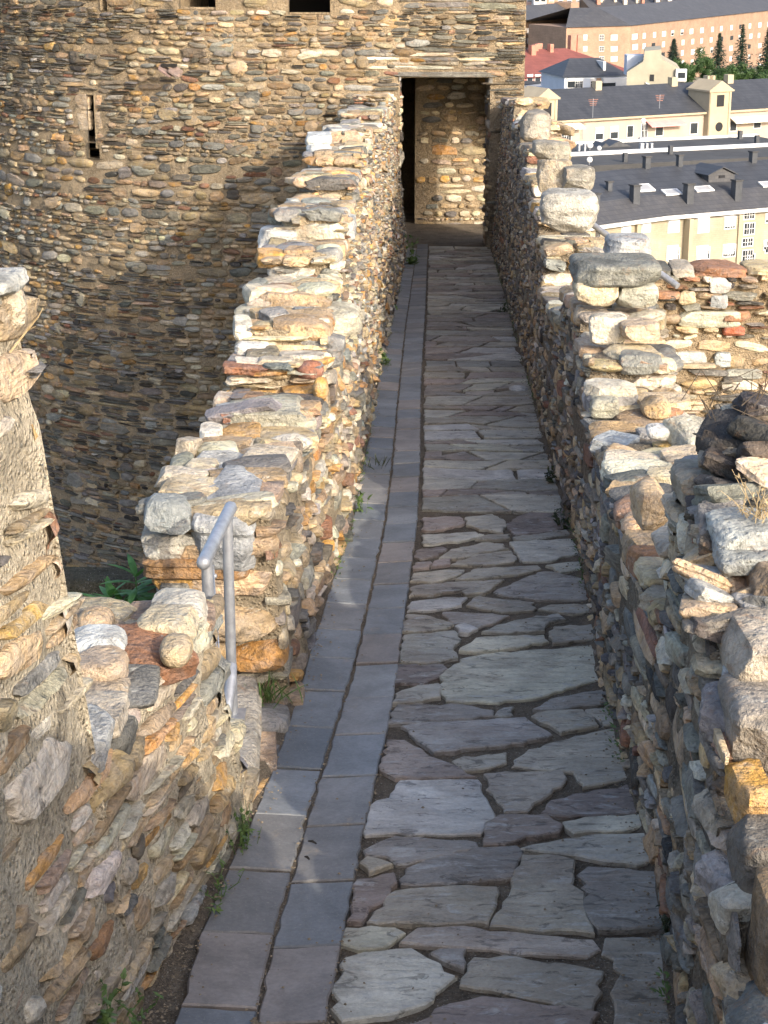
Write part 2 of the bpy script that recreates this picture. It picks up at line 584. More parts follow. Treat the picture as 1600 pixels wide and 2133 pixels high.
def rock(c, dims, rot=(0, 0, 0), box=3.0, seed=0, n=9, amp=.10, fr=2.6, flat=0):
    """rough superellipsoid rock; returns verts, faces (quads)"""
    g = np.linspace(-1, 1, n)
    V, Q = [], []
    o = 0
    for ax in range(3):
        for sg in (-1, 1):
            a, b = np.meshgrid(g, g, indexing='ij')
            p = np.zeros((n, n, 3))
            p[..., ax] = sg
            p[..., (ax + 1) % 3] = a
            p[..., (ax + 2) % 3] = b * sg
            V.append(p.reshape(-1, 3))
            i = np.arange(n - 1)
            ii, jj = np.meshgrid(i, i, indexing='ij')
            k = (ii * n + jj).ravel() + o
            Q.append(np.stack([k, k + n, k + n + 1, k + 1], -1))
            o += n * n
    V = np.concatenate(V)
    Q = np.concatenate(Q)
    key = np.round(V * 1000).astype(np.int64)
    _, first, inv = np.unique(key, axis=0, return_index=True, return_inverse=True)
    V = V[first]
    Q = inv.reshape(-1)[Q]
    ln = (np.abs(V) ** box).sum(1) ** (1 / box)
    V = V / ln[:, None]
    sd = seed * 7.31
    # broken-off corners by random cutting planes
    r = np.random.default_rng(seed + 99)
    qd_ = box / (box - 1.0)
    for _ in range(12 if box > 2.45 else 0):
        nn = r.normal(0, 1, 3) * np.array([1, 1, .7])
        nn /= np.linalg.norm(nn)
        lim = (np.abs(nn) ** qd_).sum() ** (1 / qd_) * r.uniform(.74, .97)
        ex = np.maximum(V @ nn - lim, 0)
        V = V - ex[:, None] * nn
    nz = fbm(V * fr * .5 + sd, seed, 4)
    V = V * (1 + amp * (.4 if box > 2.45 else .8) * nz)[:, None]
    if box > 4.5:      # cleavage ledges on the sides of split stone
        lay = np.floor((V[:, 2] + .07 * nz) * 2.6 + 9).astype(np.int64)
        st_ = _h(lay, lay * 0 + seed, lay * 0, 3) * .035
        V[:, :2] *= (1 + st_)[:, None]
    V = V * (np.array(dims) / 2)
    md = min(dims)
    nz2 = fbm(V / md * np.array([1.2, 1.2, 4.0]) * .9 + sd, seed + 4, 3)
    V = V + (V / np.maximum(np.linalg.norm(V, axis=1, keepdims=True), 1e-6)) * (nz2 * amp * .30 * md)[:, None]
    nz3 = fbm(V / md * 5.5 + sd, seed + 8, 2)
    V = V + (V / np.maximum(np.linalg.norm(V, axis=1, keepdims=True), 1e-6)) * (nz3 * .022 * md)[:, None]
    Mx = np.array(Matrix.Rotation(rot[2], 3, 'Z') @ Matrix.Rotation(rot[1], 3, 'Y') @ Matrix.Rotation(rot[0], 3, 'X'))
    return V @ Mx.T + np.array(c), Q


def rock_obj(name, c, dims, col, rot=(0, 0, 0), box=3.0, seed=0, n=11, amp=.10, mat=None, parent=None, label=None):
    V, Q = rock(c, dims, rot, box, seed, n, amp)
    o = build(name, V, [Q], mat or M['block'], parent, col=np.tile(np.array(col), (len(V), 1)), smooth=True, sharp=30)
    if label: o['label'] = label
    return o


def rock_px(name, x0, y0, x1, y1, Y, dep, col, seed, parent, box=3.4, rot=(0, 0, 0), amp=.08, label=None, mat=None):
    """a rock that fills the given photo box when it stands at distance Y"""
    c = aty((x0 + x1) / 2, (y0 + y1) / 2, Y + dep * .35)
    z = c.y * CP - c.z * SP
    return rock_obj(name, (c.x, c.y, c.z), ((x1 - x0) / F * z * 1.04, dep, (y1 - y0) / F * z * 1.02), col, rot, box, seed, 13, amp, mat, parent, label)


# ---------- parapet walls
def wall_fns(T, side, bat, thick):
    """side +1: inner face looks towards +x (left wall), -1: right wall"""
    def inner(s, t, d):
        X = cx(T, s) - side * bat * np.clip(t, 0, 9) + side * d
        return np.stack([X, s, pz(s) + t], -1)

    def outer(s, t, d):
        X = cx(T, s) - side * (thick + .0 * t) - side * d
        return np.stack([X, s, pz(s) + t], -1)

    return inner, outer


def parapet(name, label, T, side, bat, thick, blocks, mats, seed, near_h=.06, wts=W_SUN, skip=.10, low=-7.0, zlow=None, top_individual=9.5, end_hs=.085, sl=.4, coping_w=None, gapw=.012, dd=(.010, .028), nrow=50, bare=None):
    root = empty(name, (float(cx(T, blocks[0][0])), blocks[0][0], float(pz(blocks[0][0]))), label, 'wall')
    inner, outer = wall_fns(T, side, bat, thick)
    y0, y1 = blocks[0][0], blocks[-1][1]

    def Hf(y):
        for a, b, h in blocks:
            if y < b: return h
        return blocks[-1][2]
    ys = [y0]
    for a, b, h in blocks:
        k = max(2, int((b - a) / (.018 if nrow > 60 else .028)))
        ys += list(np.linspace(a + .006, b - .006, k))
    ys.append(y1)
    ys = np.array(ys)
    Hs = np.array([Hf(y) for y in ys])
    Hs[0] = Hs[1]
    rough = fbm(np.stack([ys * 3.1, ys * 0 + seed, ys * 0], -1), seed, 3) * .02
    Hs = Hs - .022 + rough
    # profile
    ti = np.linspace(-.15, 1, nrow)
    prof = []
    for u in ti: prof.append(('i', u))
    for u in np.linspace(0, 1, 14)[1:-1]: prof.append(('t', u))
    for u in list(np.linspace(1, 0, 8)) + [-1]: prof.append(('o', u))
    K = len(prof)
    G = np.zeros((len(ys), K, 3))
    for k, (w, u) in enumerate(prof):
        if w == 'i': G[:, k] = inner(ys, Hs * u, 0 * ys)
        elif w == 'o': G[:, k] = outer(ys, np.where(u >= 0, Hs * u, low), 0 * ys)
        else:
            a, b = inner(ys, Hs, 0 * ys), outer(ys, Hs, 0 * ys)
            G[:, k] = a * (1 - u) + b * u
            G[:, k, 2] += .015 * math.sin(u * PI)
    P = G.reshape(-1, 3)
    dn = np.stack([fbm(P * 9, seed + 1, 3), fbm(P * 9 + 40, seed + 2, 3) * .4, fbm(P * 9 + 80, seed + 3, 3)], -1)
    dn = dn + np.stack([fbm(P * 31, seed + 6, 3), fbm(P * 31 + 40, seed + 7, 2) * .4, fbm(P * 31 + 80, seed + 8, 2)], -1) * .2
    P = P + dn * np.array([.014, .008, .010])
    nY = len(ys)
    ii, kk = np.meshgrid(np.arange(nY - 1), np.arange(K - 1), indexing='ij')
    q = (ii * K + kk).ravel()
    Q = np.stack([q, q + 1, q + K + 1, q + K], -1)
    if side > 0: Q = Q[:, ::-1]
    caps = [[k for k in range(K)], [(nY - 1) * K + k for k in range(K)][::-1]]
    build('mortar_core', P, [Q] + caps, mats[0], root, smooth=True, sharp=50)
    # inner face stones: near part small, far part a little larger cells are fine
    L = courses(y0, y1, -.06, max(b[2] for b in blocks), near_h, wts, seed, gap=gapw, skip=skip, slate=sl, top=lambda s: Hf(min(max(s, y0), y1)) + .01, d=dd, asp=(1.3, 3.8), cob=.35)
    L = [x for x in L if y0 + .02 < x[0] < y1 - .02]
    if bare:      # upper part left as rough mortar with few stones showing
        rb0 = np.random.default_rng(seed + 400)
        L = [x for x in L if not (x[0] < bare[0] and x[1] > bare[1] - .18 * (bare[0] - x[0]) and rb0.random() < .48)]
    V, Fc, C = make_stones(L, inner, 12, seed)
    build('face_masonry', V, Fc, mats[1], root, col=C, sharp=48)
    Lo = courses(y0, y1, -1.2, max(b[2] for b in blocks), .10, wts, seed + 9, gap=.015, skip=.1, slate=.4, top=lambda s: Hf(min(max(s, y0), y1)) + .01)
    V, Fc, C = make_stones(Lo, outer, 8, seed + 9)
    build('outer_masonry', V, [f[:, ::-1] for f in Fc] if False else Fc, mats[1], root, col=C, sharp=48)
    # end faces that look towards the viewer (and away)
    r = np.random.default_rng(seed + 77)
    ends = []
    prev = -.05
    for a, b, h in blocks:
        if h > prev + .04: ends.append((a, prev, h, -1))
        prev = h
    prev = -.05
    for a, b, h in blocks[::-1]:
        if h > prev + .15 and b < 23: ends.append((b, prev, h, 1))
        prev = h
    EV, EF, EC, o = [], [], [], 0
    for i, (ye, ha, hb, sg) in enumerate(ends):
        xa = float(cx(T, ye))

        def mp(s, t, d, ye=ye, xa=xa, sg=sg):
            zz = float(pz(ye))
            X = xa - side * bat * np.clip(t, 0, 9) - side * s
            return np.stack([X, ye + sg * d + 0 * s, zz + t], -1)
        Le = courses(.0, thick, max(ha, -.05) - .02, hb - .03, end_hs, coping_w or wts, seed + 31 * i, gap=.014, skip=.05, slate=.40, asp=(1.4, 3.6), d=(.02, .06), cob=.3)
        Le2 = []
        for x in Le:
            x = list(x)
            x[2] = min(x[2], thick * .45)
            x[0] = min(max(x[0], x[2] * .85), thick - x[2] * .85)
            Le2.append(tuple(x))
        if not Le2: continue
        V, Fc, C = make_stones(Le2, mp, 14, seed + i)
        build('broken_end_masonry', V, Fc, mats[2], root, col=C, sharp=42)
    # coping stones
    restV, restQ, restC, ro = [], [], [], 0
    nind = 0
    for bi, (a, b, h) in enumerate(blocks):
        y = a + .01
        while y < b - .04 and h > .1:
            ln = min(r.uniform(.09, .22) if y < 14 else r.uniform(.15, .3), b - y + .03)
            if y > 14: ln *= 1.3
            x = -.02
            while x < thick - .03:
                wd = min(r.uniform(.10, .24), thick - x + .03)
                th_ = r.uniform(.030, .072)
                c0 = inner(np.array([y + ln / 2]), np.array([h - .02]), np.array([0.]))[0]
                c = c0 + np.array([-side * (x + wd / 2), 0, th_ * .05 + r.normal(0, .010)])
                dims = (wd * 1.08, ln * 1.1, th_ * 1.3)
                rot = (r.normal(0, .07), r.normal(0, .07), r.normal(0, .22))
                col = pick(coping_w or wts, r)
                bx = r.choice([7, 10, 14, 8, 2.6], p=[.25, .25, .22, .18, .10])
                V, Q = rock(c, dims, rot, bx, int(r.integers(9999)), 9 if y < 9 else 6, .07)
                if y < top_individual and nind < 100:
                    build('coping_stone', V, [Q], mats[2], root, col=np.tile(col, (len(V), 1)), sharp=30)
                    nind += 1
                else:
                    restV.append(V); restQ.append(Q + ro); restC.append(np.tile(col, (len(V), 1))); ro += len(V)
                x += wd
            y += ln
    if restV:
        o_ = build('coping_course', np.concatenate(restV), restQ, mats[2], root, col=np.concatenate(restC), sharp=30)
        o_['kind'] = 'stuff'
    return root


W_NEAR = {'slate': .09, 'tan': .34, 'cream': .34, 'ochre': .06, 'rust': .05, 'grey': .05}
W_TOP = {'cream': .30, 'tan': .34, 'grey': .14, 'slate': .14, 'ochre': .05, 'rust': .03}
WL1 = parapet('stone_parapet', 'broken rubble parapet, tall in the left foreground and low beside the metal handrail', LB, 1, .10, .40,
              [(.9, 3.22, 1.58), (3.22, 3.38, .56), (3.38, 3.52, .60), (3.52, 4.26, .65), (4.26, 4.34, .28), (4.34, 4.48, .08), (4.48, 5.0, .02)],
              (M['mortar_rough'], M['stone'], M['block']), 104, near_h=.062, skip=.06, sl=.45, wts=W_NEAR, coping_w=W_TOP, gapw=.010, dd=(.004, .020), nrow=100, bare=(3.25, .62))
WL2 = parapet('stone_parapet', 'sunlit rubble parapet climbing in steps from the metal handrail to the tower doorway', LB, 1, .10, .37,
              [(5.24, 6.1, .70), (6.1, 6.75, .66), (6.75, 7.2, .73), (7.2, 7.6, .84), (7.6, 8.2, .96), (8.2, 9.0, 1.04), (9.0, 9.8, 1.16), (9.8, 11.5, 1.30), (11.5, 12.8, 1.44), (12.8, 15, 1.57), (15, 18, 1.70), (18, 21, 1.84), (21, 23.9, 2.0)],
              (M['mortar'], M['stone'], M['block']), 202, near_h=.060, skip=.13, sl=.50, coping_w=W_TOP, gapw=.008, dd=(.008, .034))
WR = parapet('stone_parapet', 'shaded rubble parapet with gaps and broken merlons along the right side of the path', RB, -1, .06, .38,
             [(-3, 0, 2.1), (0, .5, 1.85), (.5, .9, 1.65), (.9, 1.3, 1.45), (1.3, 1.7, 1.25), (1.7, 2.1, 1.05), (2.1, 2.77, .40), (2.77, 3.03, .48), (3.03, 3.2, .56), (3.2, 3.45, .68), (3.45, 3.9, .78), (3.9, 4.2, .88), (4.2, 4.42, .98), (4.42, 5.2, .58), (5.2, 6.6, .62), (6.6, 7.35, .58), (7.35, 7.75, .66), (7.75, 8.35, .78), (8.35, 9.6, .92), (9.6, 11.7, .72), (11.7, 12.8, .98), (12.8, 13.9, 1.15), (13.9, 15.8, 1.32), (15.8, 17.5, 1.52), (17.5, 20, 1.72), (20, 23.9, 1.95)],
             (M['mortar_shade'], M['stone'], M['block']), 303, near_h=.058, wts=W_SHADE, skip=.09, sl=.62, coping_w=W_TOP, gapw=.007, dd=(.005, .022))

# ------------------------------------------------------------------ path
path = None


def make_path():
    ys = np.arange(.6, 27.2, .05)
    K = 44
    G = np.zeros((len(ys), K, 3))
    for i, y in enumerate(ys):
        xs = np.linspace(float(cx(LB, y)) - .06, float(cx(RB, y)) + .06, K)
        G[i, :, 0], G[i, :, 1], G[i, :, 2] = xs, y, pz(y) - .006
    P = G.reshape(-1, 3)
    P[:, 2] += fbm(P * 14, 5, 3) * .003
    P[:, 2] += .004 * np.exp(-((P[:, 0] - cx(GB, P[:, 1])) / .05) ** 2)
    # soil banks up against both walls
    lb, rb = cx(LB, P[:, 1]), cx(RB, P[:, 1])
    P[:, 2] += .03 * np.exp(-np.maximum(P[:, 0] - lb, 0) / .022) + .03 * np.exp(-np.maximum(rb - P[:, 0], 0) / .018)
    ii, kk = np.meshgrid(np.arange(len(ys) - 1), np.arange(K - 1), indexing='ij')
    q = (ii * K + kk).ravel()
    o = build('path', P, [np.stack([q, q + 1, q + K + 1, q + K], -1)], M['soil'])
    props(o, kind='structure')
    return o


path = make_path()


def poly_slab(pts, top, r, jit=.006, step=.03, th=.03, bev=.005, grow=0):
    """irregular slab; pts list of (x,y) ccw or cw on the walkway plane"""
    p = np.array(pts, float)
    ar = np.sum(p[:, 0] * np.roll(p[:, 1], -1) - p[:, 1] * np.roll(p[:, 0], -1))
    if ar < 0: p = p[::-1]
    if grow:
        e_ = np.roll(p, -1, 0) - np.roll(p, 1, 0)
        e_ = np.stack([e_[:, 1], -e_[:, 0]], -1)
        p = p + grow * e_ / np.maximum(np.linalg.norm(e_, axis=1, keepdims=True), 1e-6)
    out = []
    for i in range(len(p)):
        a, b = p[i], p[(i + 1) % len(p)]
        k = max(1, int(np.linalg.norm(b - a) / step))
        nrm = np.array([(b - a)[1], -(b - a)[0]])
        nrm = nrm / max(1e-6, np.linalg.norm(nrm))
        for j in range(k):
            u = j / k
            off = r.normal(0, jit) if 0 < j else 0
            out.append(a * (1 - u) + b * u + nrm * off)
    o = np.array(out)
    n = len(o)
    c = o.mean(0)
    tl = r.normal(0, .006, 2)
    V = []
    ins = []
    for i in range(n):
        a, b, d = o[i - 1], o[i], o[(i + 1) % n]
        e = d - a
        nn = np.array([-e[1], e[0]])
        nn = nn / max(1e-6, np.linalg.norm(nn))
        ins.append(b + nn * bev)
    ins = np.array(ins)

    def z(q, h): return pz(q[:, 1]) + h + (q - c) @ tl
    V = np.concatenate([np.column_stack([o, z(o, top - th)]), np.column_stack([o, z(o, top - .004)]), np.column_stack([ins, z(ins, top)])])
    i = np.arange(n)
    j = (i + 1) % n
    Q = np.concatenate([np.stack([i, j, n + j, n + i], -1), np.stack([n + i, n + j, 2 * n + j, 2 * n + i], -1)])
    return V, Q, [2 * n + k for k in range(n)]


A_ = lambda L: [(600 + x * .5625, 1400 + y * .5625) for x, y in L]
B_ = lambda L: [(750 + x * .4314, 480 + y * .4314) for x, y in L]
TR = [A_(q) for q in [
    [(400, -25), (580, -10), (560, 20), (500, 45), (395, 48)],
    [(390, 122), (400, 90), (480, 60), (555, 52), (562, 100), (460, 118)],
    [(910, 145), (970, 110), (1165, 75), (1180, 122), (1000, 148)],
    [(372, 200), (395, 150), (405, 130), (640, 128), (760, 150), (758, 168), (600, 186), (420, 196)],
    [(768, 165), (780, 148), (800, 138), (835, 135), (830, 165), (790, 170)],
    [(422, 207), (560, 192), (880, 174), (920, 205), (975, 240), (870, 270), (540, 305), (480, 260)],
    [(905, 172), (960, 155), (1090, 150), (1145, 205), (1010, 232), (990, 215), (935, 190)],
    [(1105, 148), (1240, 138), (1252, 185), (1172, 205)],
    [(832, 355), (880, 305), (980, 265), (1240, 207), (1272, 260), (1302, 330), (1292, 395), (1090, 432), (1060, 375), (960, 365)],
    [(345, 370), (370, 260), (430, 262), (520, 320), (600, 348), (690, 395), (560, 400), (400, 398)],
    [(612, 335), (650, 320), (810, 305), (805, 340), (740, 360), (650, 370)],
    [(728, 384), (1010, 370), (1028, 400), (1020, 415), (885, 520), (805, 523), (770, 470)],
    [(290, 608), (300, 520), (330, 480), (380, 470), (415, 407), (705, 404), (730, 470), (762, 530), (710, 600), (560, 603), (400, 598)],
    [(942, 527), (975, 482), (1060, 457), (1315, 410), (1337, 523), (1170, 533), (1000, 538)],
    [(727, 648), (737, 577), (780, 542), (960, 537), (1015, 575), (1000, 603), (880, 618), (800, 648)],
    [(1022, 565), (1100, 547), (1322, 537), (1337, 575), (1200, 598), (1060, 606)],
    [(292, 686), (312, 650), (400, 615), (698, 638), (703, 655), (520, 700), (400, 718), (370, 690)],
    [(270, 715), (290, 694), (385, 722), (300, 748)],
    [(862, 665), (960, 642), (1150, 612), (1372, 608), (1387, 690), (1290, 722), (1120, 698), (940, 673)],
    [(420, 790), (440, 735), (560, 692), (700, 657), (848, 652), (865, 690), (830, 768), (700, 783)],
    [(1075, 760), (1110, 732), (1250, 737), (1397, 757), (1427, 800), (1422, 960), (1150, 960), (1095, 890), (1112, 790)],
    [(752, 946), (822, 840), (872, 692), (960, 692), (1058, 712), (1048, 800), (1095, 830), (1105, 920), (1132, 973), (950, 963)],
    [(225, 930), (250, 830), (243, 800), (260, 780), (395, 759), (398, 790), (360, 848), (290, 908), (270, 930)],
    [(297, 933), (395, 822), (560, 807), (773, 807), (768, 870), (738, 938), (600, 938)],
    [(195, 1010), (215, 955), (400, 955), (430, 970), (360, 1020), (260, 1030)],
    [(417, 1008), (482, 957), (600, 952), (1000, 985), (1128, 997), (1153, 1030), (1110, 1053), (900, 1043), (560, 1018)],
    [(165, 1260), (215, 1070), (280, 1050), (460, 1032), (515, 1067), (620, 1132), (500, 1238), (380, 1278), (200, 1303)],
    [(528, 1050), (560, 1037), (655, 1037), (645, 1108), (592, 1083)],
    [(642, 1163), (692, 1062), (850, 1062), (1168, 1117), (1158, 1190), (1128, 1253), (900, 1213), (760, 1178)],
    [(1167, 1050), (1177, 992), (1423, 982), (1428, 1100), (1463, 1260), (1468, 1330), (1207, 1330), (1212, 1170), (1242, 1120)],
    [(300, 1360), (480, 1310), (600, 1240), (720, 1212), (900, 1237), (1150, 1272), (1100, 1360)],
]] + [[(915, 1435), (925, 1405), (960, 1377), (1010, 1366), (1235, 1346), (1255, 1375), (1250, 1413), (1140, 1448), (1040, 1466), (930, 1463)]] + [B_(q) for q in [
    [(705, 1430), (760, 1385), (860, 1350), (975, 1338), (990, 1400), (1000, 1436), (860, 1468), (740, 1476)],
    [(740, 1487), (1000, 1448), (1005, 1473), (860, 1496), (745, 1500)],
    [(725, 1512), (860, 1502), (1020, 1497), (1060, 1560), (920, 1600), (790, 1605)],
    [(300, 1450), (310, 1394), (480, 1390), (500, 1420), (400, 1448), (320, 1455)],
    [(510, 1392), (640, 1377), (700, 1410), (688, 1463), (580, 1448), (515, 1425)],
    [(300, 1477), (560, 1462), (598, 1475), (470, 1508), (310, 1518)],
    [(557, 1495), (620, 1477), (725, 1474), (710, 1495)],
    [(265, 1580), (275, 1547), (400, 1532), (420, 1540), (375, 1573), (290, 1590)],
    [(385, 1588), (440, 1547), (620, 1512), (690, 1522), (715, 1545), (600, 1558), (500, 1588)],
    [(442, 1618), (560, 1572), (730, 1557), (753, 1590), (738, 1606), (560, 1623)],
    [(260, 1638), (270, 1612), (340, 1607), (330, 1633)],
    [(345, 1630), (360, 1604), (440, 1594), (430, 1618)],
    [(900, 1623), (1080, 1600), (1085, 1638), (970, 1656)],
    [(465, 1688), (560, 1637), (860, 1620), (875, 1635), (760, 1663), (560, 1688)],
    [(245, 1698), (260, 1662), (420, 1642), (500, 1642), (450, 1678), (340, 1703)],
    [(240, 1773), (250, 1732), (420, 1707), (698, 1692), (600, 1728), (480, 1743), (360, 1763)],
    [(492, 1753), (560, 1732), (650, 1724), (600, 1756), (510, 1766)],
    [(650, 1750), (740, 1707), (890, 1652), (960, 1659), (1080, 1692), (1105, 1788), (900, 1788), (720, 1773)],
    [(230, 1840), (250, 1797), (400, 1777), (515, 1777), (487, 1813), (380, 1833)],
    [(517, 1813), (570, 1772), (840, 1802), (833, 1838), (680, 1848)],
    [(862, 1833), (920, 1814), (1110, 1812), (1110, 1848), (1030, 1858)],
    [(402, 1847), (640, 1857), (718, 1867), (660, 1893), (570, 1923), (450, 1898)],
    [(210, 1940), (230, 1857), (320, 1864), (450, 1905), (400, 1928), (300, 1943)],
    [(462, 1920), (500, 1909), (565, 1932), (520, 1953), (480, 1950)],
    [(592, 1948), (760, 1892), (960, 1862), (988, 1885), (910, 1900), (888, 1938), (720, 1953)],
    [(922, 1955), (937, 1922), (1130, 1907), (1145, 1978), (930, 2001)],
    [(482, 2038), (560, 1979), (700, 1967), (888, 1962), (908, 1990), (720, 2023), (560, 2043)],
    [(195, 2090), (215, 1962), (460, 1942), (483, 1980), (445, 2020), (468, 2070), (320, 2095)],
    [(195, 2135), (215, 2112), (400, 2100), (420, 2120), (380, 2150), (240, 2165)],
    [(440, 2140), (470, 2110), (570, 2070), (595, 2085), (580, 2140)],
]]
SLABC = [(.42, .405, .37), (.36, .36, .355), (.40, .365, .33), (.30, .29, .275), (.28, .28, .275), (.33, .315, .29), (.285, .265, .255), (.22, .21, .20), (.19, .185, .19), (.25, .24, .225), (.20, .175, .175), (.17, .165, .175), (.23, .22, .205), (.19, .165, .17), (.245, .25, .25), (.20, .185, .185)]
# ---- flagstones
r_ = np.random.default_rng(3)
SV, SF, SC, so = [], [], [], 0


def put(pts, top=None, col=None, **k):
    global so
    V, Q, ng = poly_slab(pts, r_.uniform(.005, .012) if top is None else top, r_, **k)
    SV.append(V)
    SF.append(Q + so)
    SF.append([i + so for i in ng])
    c = np.array(SLABC[r_.integers(len(SLABC))] if col is None else col) * np.array([1.09, 1.02, .84]) * r_.uniform(1.2, 2.05)
    c = np.minimum(c, .55 * np.array([1.05, 1.0, .9]))
    SC.append(np.tile(c, (len(V), 1)))
    so += len(V)


for poly in TR:
    put([tuple(onpath(x, y))[:2] for x, y in poly], grow=.0045)
# rows of narrower flags further along, and towards the viewer below the frame


def rows(ya, yb, dmin, dmax):
    """courses of flags whose neighbours share wavering joints"""
    y = ya
    k = 0
    bnd = lambda q: (lambda u, q=q: q[0] + q[1] * (u - .5) +   .080 * float(vn(np.array([[u * 2.6, q[2], .5]]), 71)[0]) + .012 * float(vn(np.array([[u * 9, q[2], 1.5]]), 72)[0]))
    lo = bnd((y, 0, 0.0))
    while y < yb:
        d = r_.uniform(dmin, dmax)
        k += 1
        hi = bnd((y + d, r_.normal(0, .05), k * 3.7))
        nk = int(r_.choice([2, 2, 3, 3, 4]))
        cuts = np.sort(np.clip(np.linspace(0, 1, nk + 1)[1:-1] + r_.normal(0, .10, nk - 1), .12, .88)) if nk > 1 else np.array([])
        u = np.concatenate([[0], cuts, [1]])
        sl = np.concatenate([[0], r_.normal(0, .10, len(cuts)), [0]])
        X = lambda uu, yy: float(cx(SB, yy)) + .010 + uu * (float(cx(RB, yy)) - .012 - float(cx(SB, yy)) - .010)
        for i in range(nk):
            g = r_.uniform(.004, .008) if y < 9 else r_.uniform(.006, .012)
            gy = g if y < 9 else g * 1.2 + .0011 * y
            a0, b0, a1, b1 = u[i] - sl[i], u[i + 1] - sl[i + 1], u[i] + sl[i], u[i + 1] + sl[i + 1]
            if b0 - a0 < .05 or b1 - a1 < .05:
                a0, b0, a1, b1 = u[i], u[i + 1], u[i], u[i + 1]
            p = []
            for t in (0, .33, .66, 1):
                uu = a0 + (b0 - a0) * t
                yy = lo(uu) + gy
                p.append((X(uu, yy) + g * (1 - 2 * t), yy))
            for t in (1, .66, .33, 0):
                uu = a1 + (b1 - a1) * t
                yy = max(hi(uu) - gy, lo(uu) + gy + .03)
                p.append((X(uu, yy) + g * (1 - 2 * t), yy))
            # knock a corner off now and then
            if r_.random() < .35:
                c = int(r_.choice([0, 3, 4, 7]))
                m_ = np.mean(p, axis=0)
                p[c] = tuple(np.array(p[c]) * .86 + m_ * .14)
            put(p, step=.05, jit=.004)
        y += d
        lo = hi


rows(8.05, 12.75, .15, .34)
for i in range(3):
    ya = 12.80
    w = [.02, .33, .68, 1.0]
    xa, xb = [float(cx(SB, 12.9)) + .012 + (float(cx(RB, 12.9)) - .04 - float(cx(SB, 12.9))) * w[i + k] for k in (0, 1)]
    put([(xa + .006, 12.82), (xb - .006, 12.82), (xb - .006, 13.12), (xa + .006, 13.12)], top=.010, col=(.15, .16, .17), jit=.001)
rows(13.2, 23.9, .20, .42)
rows(1.0, 2.75, .2, .4)
pv = build('flagstone_paving', np.concatenate(SV), SF, M['slab'], path, col=np.concatenate(SC), smooth=False)

# ---- gutter of cut slate tiles, dished towards its centre joint
SV, SF, SC, so = [], [], [], 0
TC = [(.20, .20, .192), (.185, .193, .197), (.165, .178, .188), (.15, .163, .173), (.175, .182, .186), (.185, .178, .168), (.155, .163, .168)]


def gutter(Ta, Tb, y0, phase, slope, ga, gb):
    global so
    y = y0
    while y < 24:
        ln = .352
        yb = y + ln
        g = .004 + r_.uniform(0, .004)
        q = []
        for (T, sgn, gg) in ((Ta, 1, ga), (Tb, -1, gb)):
            for yy in (y + g, yb - g):
                q.append((float(cx(T, yy)) + sgn * gg, yy))
        pts = [q[0], q[2], q[3], q[1]]
        V, Q, ng = poly_slab(pts, .011, r_, jit=.0022, step=.045, bev=.004)
        V[:, 2] += slope * (V[:, 0] - cx(Ta if slope < 0 else Tb, V[:, 1]))
        V[:, 2] += r_.normal(0, .0015)
        SV.append(V); SF.append(Q + so); SF.append([i + so for i in ng])
        c = np.array(TC[r_.integers(len(TC))]) * r_.uniform(.86, 1.18)
        if r_.random() < .10: c = np.array((.235, .205, .18))
        SC.append(np.tile(c, (len(V), 1)))
        so += len(V)
        y = yb


gutter(GL, GB, 1.518, 0, -.055, .004, .004)
gutter(GB, SB, 1.45, 0, .05, .005, .002)
SVa = np.concatenate(SV)
gv = build('gutter_paving', SVa, SF, M['tile'], path, col=np.concatenate(SC), smooth=False)

# white pebble set in the paving, and twigs on the tiles
pp = onpath(1080, 815)
o = rock_obj('white_pebble', (pp.x, pp.y, pp.z + .015), (.13, .15, .04), (.62, .60, .55), box=2.1, seed=5, amp=.03)
props(o, 'flat white oval pebble lying on the flagstones near the right wall', 'pebble')
for i, (x, y, L_, lab) in enumerate([(651, 1770, .022, 'short black twig lying on a gutter tile, larger of two'), (640, 1803, .012, 'tiny dark twig lying on a gutter tile below the larger twig')]):
    q = onpath(x, y)
    m = MB().tube([(q.x - L_ / 2, q.y + .006, q.z + .022), (q.x, q.y, q.z + .025), (q.x + L_ / 2, q.y - .008, q.z + .022)], [.002, .0035, .002], 6)
    props(m.out('twig', M['black']), lab, 'twig')

# ------------------------------------------------------------------ round tower with the doorway
def bt(px, Y=24.0):
    return px


def tower_map(s, t, d):
    """s runs left from the tower's right corner; t = world z; d = outwards"""
    s = np.asarray(s, float)
    an = np.clip((s - 3.05) / 5.5, 0, 2.4)
    flat = s < 3.05
    X = np.where(flat, 1.85 - s, -1.2 - (5.5 + d) * np.sin(an))
    Y = np.where(flat, 24.0 - d, 29.5 - (5.5 + d) * np.cos(an))
    bat = np.clip(-1.5 - t, 0, 9) * .015
    return np.stack([X - 0 * bat, Y - bat, t + 0 * s], -1)


tower = empty('stone_tower', (-1.5, 24.0, -9.5), 'big round rubble tower with a dark doorway and an arrow slit, closing the path', 'tower')
DOOR = (1.85 - 1.40, 1.85 - .21, -9.9, -1.93)          # s0 s1 z0 z1
DOORZ = -4.40
HOLES = [DOOR, (4.05, 4.53, -1.07, -.45), (2.55, 3.08, -1.12, -.45), (5.62, 5.74, -1.10, -.45), (5.02, 5.10, -1.04, -.45), (5.92, 6.03, -2.93, -2.22), (5.86, 6.05, -3.07, -2.86)]
HOLES = [(DOOR[0], DOOR[1], DOORZ, DOOR[3])] + HOLES[1:]


def in_hole(s, t, m=0.0):
    return any(a - m < s < b + m and c - m < t < d_ + m for a, b, c, d_ in HOLES)


